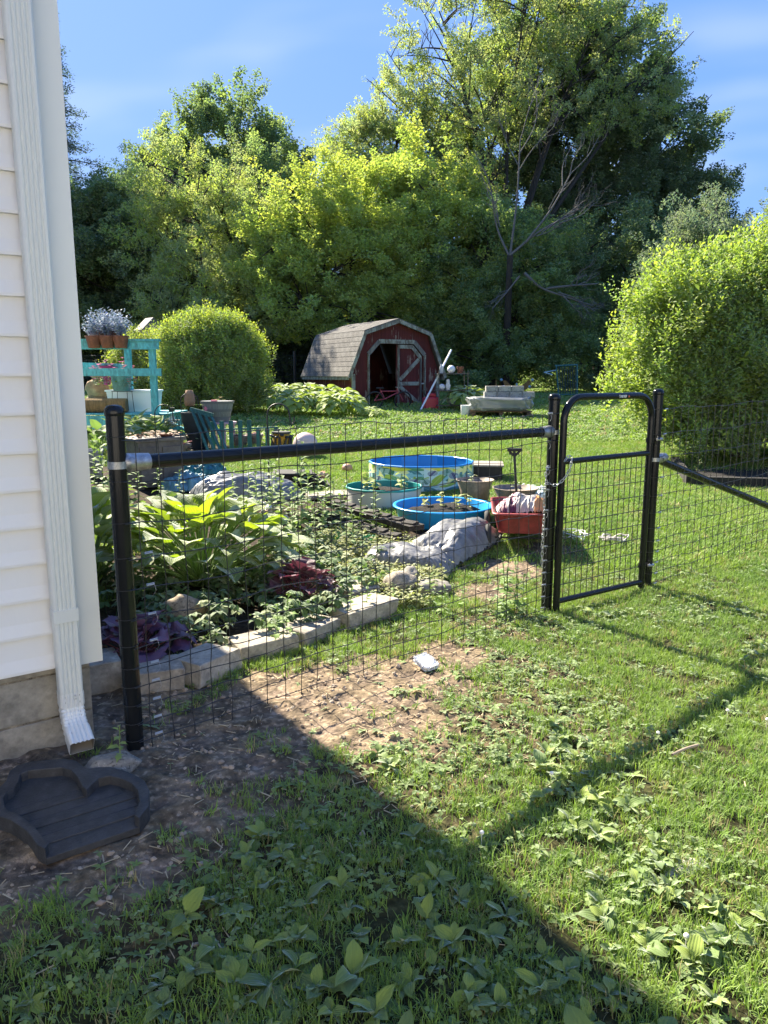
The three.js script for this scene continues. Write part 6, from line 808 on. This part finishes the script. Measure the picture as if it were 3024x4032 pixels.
// ---------- grass and small weeds ----------
function tuft(n, h, w, sp, sd) {
  seed(sd); const p = [], ix = [];
  for (let k = 0; k < n; k++) {
    const a = R(0, 6.28), bx = R(-sp, sp), bz = R(-sp, sp), l = h * R(0.55, 1.15), lean = R(0.1, 0.75), dx = Math.sin(a), dz = Math.cos(a), ww = w * R(0.7, 1.2) / 2, o = p.length / 3;
    for (let j = 0; j < 3; j++) { const t = j / 3, q = lean * t * t * l, y = l * t * (1 - 0.25 * lean * t); p.push(bx + dx * q - dz * ww * (1 - t * 0.5), y, bz + dz * q + dx * ww * (1 - t * 0.5), bx + dx * q + dz * ww * (1 - t * 0.5), y, bz + dz * q - dx * ww * (1 - t * 0.5)); }
    p.push(bx + dx * lean * l, l * (1 - 0.25 * lean), bz + dz * lean * l); ix.push(o, o + 1, o + 2, o + 1, o + 3, o + 2, o + 2, o + 3, o + 4, o + 3, o + 5, o + 4, o + 4, o + 5, o + 6);
  }
  const g = new THREE.BufferGeometry(); g.setAttribute('position', new THREE.Float32BufferAttribute(p, 3)); g.setIndex(ix); const f = g.toNonIndexed(); f.computeVertexNormals(); return f;
}
const grassM = leafMat(1, 1, 1, 0.4, { clearcoat: 0.2 });
const lawnAt = (x, z) => (1 - (z > -10 ? dirtAt(x, z) : 0)) * (1 - (z > -15 ? bedAt(x, z) : 0));
const inView = (x, z, m = 2.2) => Math.abs(x) < -z * 0.53 + m;
const underHouse = (x, z) => { const dx = x + 1.3, dz = z + 3.21, lx = dx * 0.822 - dz * 0.569, lz = dx * 0.569 + dz * 0.822; return lx < 0 && lz < 0; };
const nearHouse = (x, z) => { const dx = x + 1.3, dz = z + 3.21; return dx * 0.569 + dz * 0.822 < 0.12 && dx * 0.822 - dz * 0.569 < 0.1; };
const onTray = (x, z) => Math.hypot((x + 1.16) / 0.36, (z + 2.66) / 0.36) < 1;
function scatter(n, x0, x1, z0, z1, keep, make) { const out = []; for (let k = 0; k < n; k++) { const x = R(x0, x1), z = R(z0, z1); if (!inView(x, z) || underHouse(x, z) || nearHouse(x, z) && rnd() < 0.9 || onTray(x, z)) continue; if (rnd() > keep(x, z)) continue; out.push(make(x, z)); } return out; }
const grassC = (x, z) => { const q = fbm(x * 0.8 + 3, z * 0.8), d = n2(x * 2.3, z * 2.3); return rnd() < 0.07 + 0.08 * d ? [0.34, 0.3, 0.11] : [0.19 + 0.05 * q, 0.305 + 0.04 * q, 0.03]; };
{
  seed(401);
  const near = scatter(122000, -2.6, 5.4, -6.4, -0.3, (x, z) => lawnAt(x, z) * (1 - 0.72 * chipAt(x, z)) * (0.55 + 0.5 * n2(x * 3, z * 3)), (x, z) => [im([x, ghFine(x, z) - 0.003, z], R(0, 6.3), R(-0.25, 0.25), R(-0.25, 0.25), [R(0.8, 1.3), R(0.55, 1.25), R(0.8, 1.3)]), vary(grassC(x, z), 0.18)]);
  instances('lawn_grass', tuft(12, 0.048, 0.0038, 0.03, 402), grassM, near, scene, { label: 'fine mown grass of the lawn near the gate and house', category: 'grass' });
  seed(403);
  const mid = scatter(84000, -9, 9.6, -14, -6.2, (x, z) => lawnAt(x, z), (x, z) => [im([x, gh(x, z) - 0.004, z], R(0, 6.3), R(-0.25, 0.25), R(-0.25, 0.25), [R(1.2, 1.9), R(0.7, 1.2), R(1.2, 1.9)]), vary(grassC(x, z), 0.16)]);
  instances('lawn_grass', tuft(16, 0.06, 0.006, 0.05, 404), grassM, mid, scene, { label: 'sunlit mown grass round the pools and wagon', category: 'grass' });
  seed(405);
  const far = scatter(60000, -22, 22, -40, -13.8, (x, z) => lawnAt(x, z), (x, z) => [im([x, gh(x, z) - 0.006, z], R(0, 6.3), R(-0.25, 0.25), R(-0.25, 0.25), [R(2.2, 3.6), R(0.8, 1.3), R(2.2, 3.6)]), vary(grassC(x, z), 0.14)]);
  instances('lawn_grass', tuft(22, 0.065, 0.011, 0.06, 406), grassM, far, scene, { label: 'far lawn grass between the shed and the trees', category: 'grass' });
}
{ // clover and small round leaves
  seed(411); const L = leaf(0.02, 0.019, { bend: 0.3, nu: 2, nv: 2, prof: round }), g = joined([0, 2.09, 4.19].map((a) => placed(L, [0, 0.03, 0], a, R(-0.2, 0.3))).concat([bar([0, 0, 0], [0, 0.03, 0], 0.0012, 3)]));
  const list = scatter(28000, -2.6, 5.4, -6.2, -0.3, (x, z) => (1 - 0.9 * dirtAt(x, z)) * (1 - bedAt(x, z)) * smooth(-0.25, 0.5, fbm(x * 1.4 + 8, z * 1.4) + 0.35 * chipAt(x, z)), (x, z) => [im([x, ghFine(x, z) + R(-0.01, 0.02), z], R(0, 6.3), R(-0.35, 0.35), R(-0.35, 0.35), R(0.5, 1.15)), vary([0.17, 0.25, 0.06], 0.22)]);
  instances('clover', g, grassM, list, scene, { label: 'clover and small round leaved weeds spreading through the lawn', category: 'weeds' });
  seed(413); const F = leaf(0.05, 0.02, { bend: 0.6, nu: 2, nv: 3, prof: lance }), g2 = joined([0, 1, 2, 3, 4].map((k) => placed(F, [0, 0.006, 0], k * 1.257 + 0.3, R(-0.6, 0.1), 0, R(0.7, 1.2))));
  const l2 = scatter(12300, -2.6, 5.4, -6.2, -0.3, (x, z) => (1 - 0.85 * dirtAt(x, z)) * (1 - bedAt(x, z)) * (0.25 + 0.75 * chipAt(x, z)), (x, z) => [im([x, ghFine(x, z), z], R(0, 6.3), R(-0.3, 0.3), R(-0.3, 0.3), R(0.5, 1.1)), vary([0.17, 0.25, 0.05], 0.22)]);
  instances('ground_weeds', g2, grassM, l2, scene, { label: 'small narrow leaved weeds and seedlings in the thin lawn', category: 'weeds' });
}
{ // straw, chips and clods on the bare soil
  seed(421); const s = new THREE.BoxGeometry(0.05, 0.0018, 0.0028), m = std(1, 1, 1, 0.9);
  const st = scatter(11000, -2.4, 2.6, -6.2, -0.6, (x, z) => (1 - bedAt(x, z)) * Math.max(0.28 * dirtAt(x, z), 0.75 * chipAt(x, z) , 0.05), (x, z) => [im([x, ghFine(x, z) + R(0.002, 0.012), z], R(0, 6.3), R(-0.15, 0.15), R(-0.2, 0.2), [R(0.3, 1.2), 1, R(0.7, 1.5)]), vary([0.42, 0.34, 0.21], 0.25)]);
  instances('straw_litter', s, m, st, scene, { label: 'dry straw and grass clippings scattered on the soil', category: 'litter' });
  seed(423); const c = stoneGeo(0.5, 1, 0.7, 0.9, 3), cg = new THREE.IcosahedronGeometry(0.5, 1), pp = cg.attributes.position; for (let i = 0; i < pp.count; i++) { const v = V().fromBufferAttribute(pp, i), k = 1 + 0.35 * n3(v.x * 2.3, v.y * 2.3, v.z * 2.3); pp.setXYZ(i, v.x * k, v.y * k * 0.7, v.z * k); } cg.computeVertexNormals();
  const cl = scatter(25000, -2.4, 2.2, -6.2, -0.6, (x, z) => (1 - bedAt(x, z)) * Math.max(0.02, dirtAt(x, z) * (0.25 + 0.9 * smooth(-0.1, 0.5, fbm(x * 3 + 2, z * 3)))), (x, z) => [im([x, ghFine(x, z), z], R(0, 6.3), R(-1, 1), R(-1, 1), 0.004 + 0.028 * Math.pow(rnd(), 5)), vary([0.34, 0.265, 0.19], 0.2)]);
  instances('soil_clods', cg, std(1, 1, 1, 0.95), cl, scene, { label: 'crumbs and small clods of dry soil on the bare patch', category: 'soil' });
}
// ---------- broad leaved plants in the lawn: each rosette is a thing, each leaf a part ----------
{
  const vein = (() => { const c = 128; return tex(c, (i, j) => 0.5 + 0.5 * Math.cos((i / c * 2 - 1) * (0.4 + Math.sin(Math.PI * j / c)) * 12), false); })();
  const mats = [[0.14, 0.22, 0.045], [0.17, 0.25, 0.045], [0.12, 0.19, 0.045], [0.24, 0.32, 0.045]].map((c) => leafMat(...c, 0.4, { bumpMap: vein, bumpScale: 0.0007, clearcoat: 0.15 }));
  const kinds = [0, 1, 2].map((k) => mergeVertices(leaf(0.092 + 0.016 * k, 0.052 + 0.008 * k, { bend: 0.5 + 0.35 * k, cup: 0.25, ruf: 0.05, nu: 4, nv: 7, ph: k * 2, tooth: 0.05, prof: (v) => v < 0.22 ? 0.16 + v * 0.6 : Math.pow(Math.sin(Math.PI * Math.pow((v - 0.1) / 0.9, 0.75)), 0.7) + 0.02 })));
  let n = 0; const make = (x, z, s, sd, where) => {
    seed(sd); const t = thing('plantain', where, 'plantain', [x, ghFine(x, z), z], 0, 'broad leaved plantains in the lawn'), k = 6 + Math.floor(rnd() * 5);
    for (let i = 0; i < k; i++) { const e = new THREE.Mesh(pick(kinds), pick(mats)); e.name = 'leaf'; e.castShadow = e.receiveShadow = true; e.position.y = 0.004 + 0.003 * i; e.rotation.set(R(-1.0, 0.05), i * 2.4 + R(-0.5, 0.5), R(-0.6, 0.6), 'YXZ'); { const q = s * R(0.55, 1.2); e.scale.set(q * R(0.7, 1.1), q, q); } t.add(e); }
  };
  seed(431); const spots = [];
  const shade = 'broad leaved plantain rosette in the shaded part of the lawn', lit = 'broad leaved plantain rosette in the sunny part of the lawn';
  // in the shade of the house
  for (let k = 0; k < 900 && spots.length < 74; k++) { const z = R(-2.55, -1.25), x = R(-0.95, 0.85), e = x * 0.822 - z * 0.569; if (e > 1.47 || !inView(x, z, 0.05) || dirtAt(x, z) > 0.15 || spots.some(([a, b]) => Math.hypot(a - x, b - z) < 0.085) || fbm(x * 1.5 + 1, z * 1.5) < (x < -0.1 ? 0.12 : -0.15)) continue; spots.push([x, z, R(0.45, 0.85), shade]); }
  // in the sun, along the drift that crosses the lawn
  for (const [u, r, c] of [[[0.715, 0, -3.013], 0.22, 12], [[0.744, 0, -2.657], 0.2, 11], [[0.756, 0, -2.224], 0.25, 12], [[0.817, 0, -2.013], 0.22, 11], [[1.035, 0, -1.975], 0.15, 6], [[0.803, 0, -3.225], 0.16, 6], [[0.856, 0, -1.834], 0.14, 5], [[2.313, 0, -4.983], 0.3, 9], [[1.489, 0, -4.983], 0.2, 5], [[2.187, 0, -4.205], 0.2, 6], [[0.06, 0, -3.013], 0.2, 5]]) for (let k = 0; k < c; k++) { const a = R(0, 6.3), q = Math.sqrt(rnd()) * r; spots.push([u[0] + Math.sin(a) * q, u[2] + Math.cos(a) * q, R(0.4, 0.75), lit]); }
  spots.forEach(([x, z, s, l], i) => make(x, z, s, 500 + i, l));
}
{ // white clover heads
  const m = std(0.75, 0.72, 0.62, 0.9), head = () => [ball(0.0085, [0, 0.06, 0], [1, 0.9, 1], 10, 8), bar([0, 0, 0], [0, 0.055, 0], 0.0012, 4)];
  [[0.855, 0, -1.899], [0.339, 0, -2.392], [1.765, 0, -3.27], [0.667, 0, -2.79], [1.625, 0, -3.365], [1.215, 0, -3.137]].forEach((p) => single('clover_flower', 'white clover flower head standing in the lawn', 'flower', head(), m, p, 0, 'clover flowers in the lawn'));
}

renderer.render(scene, camera);
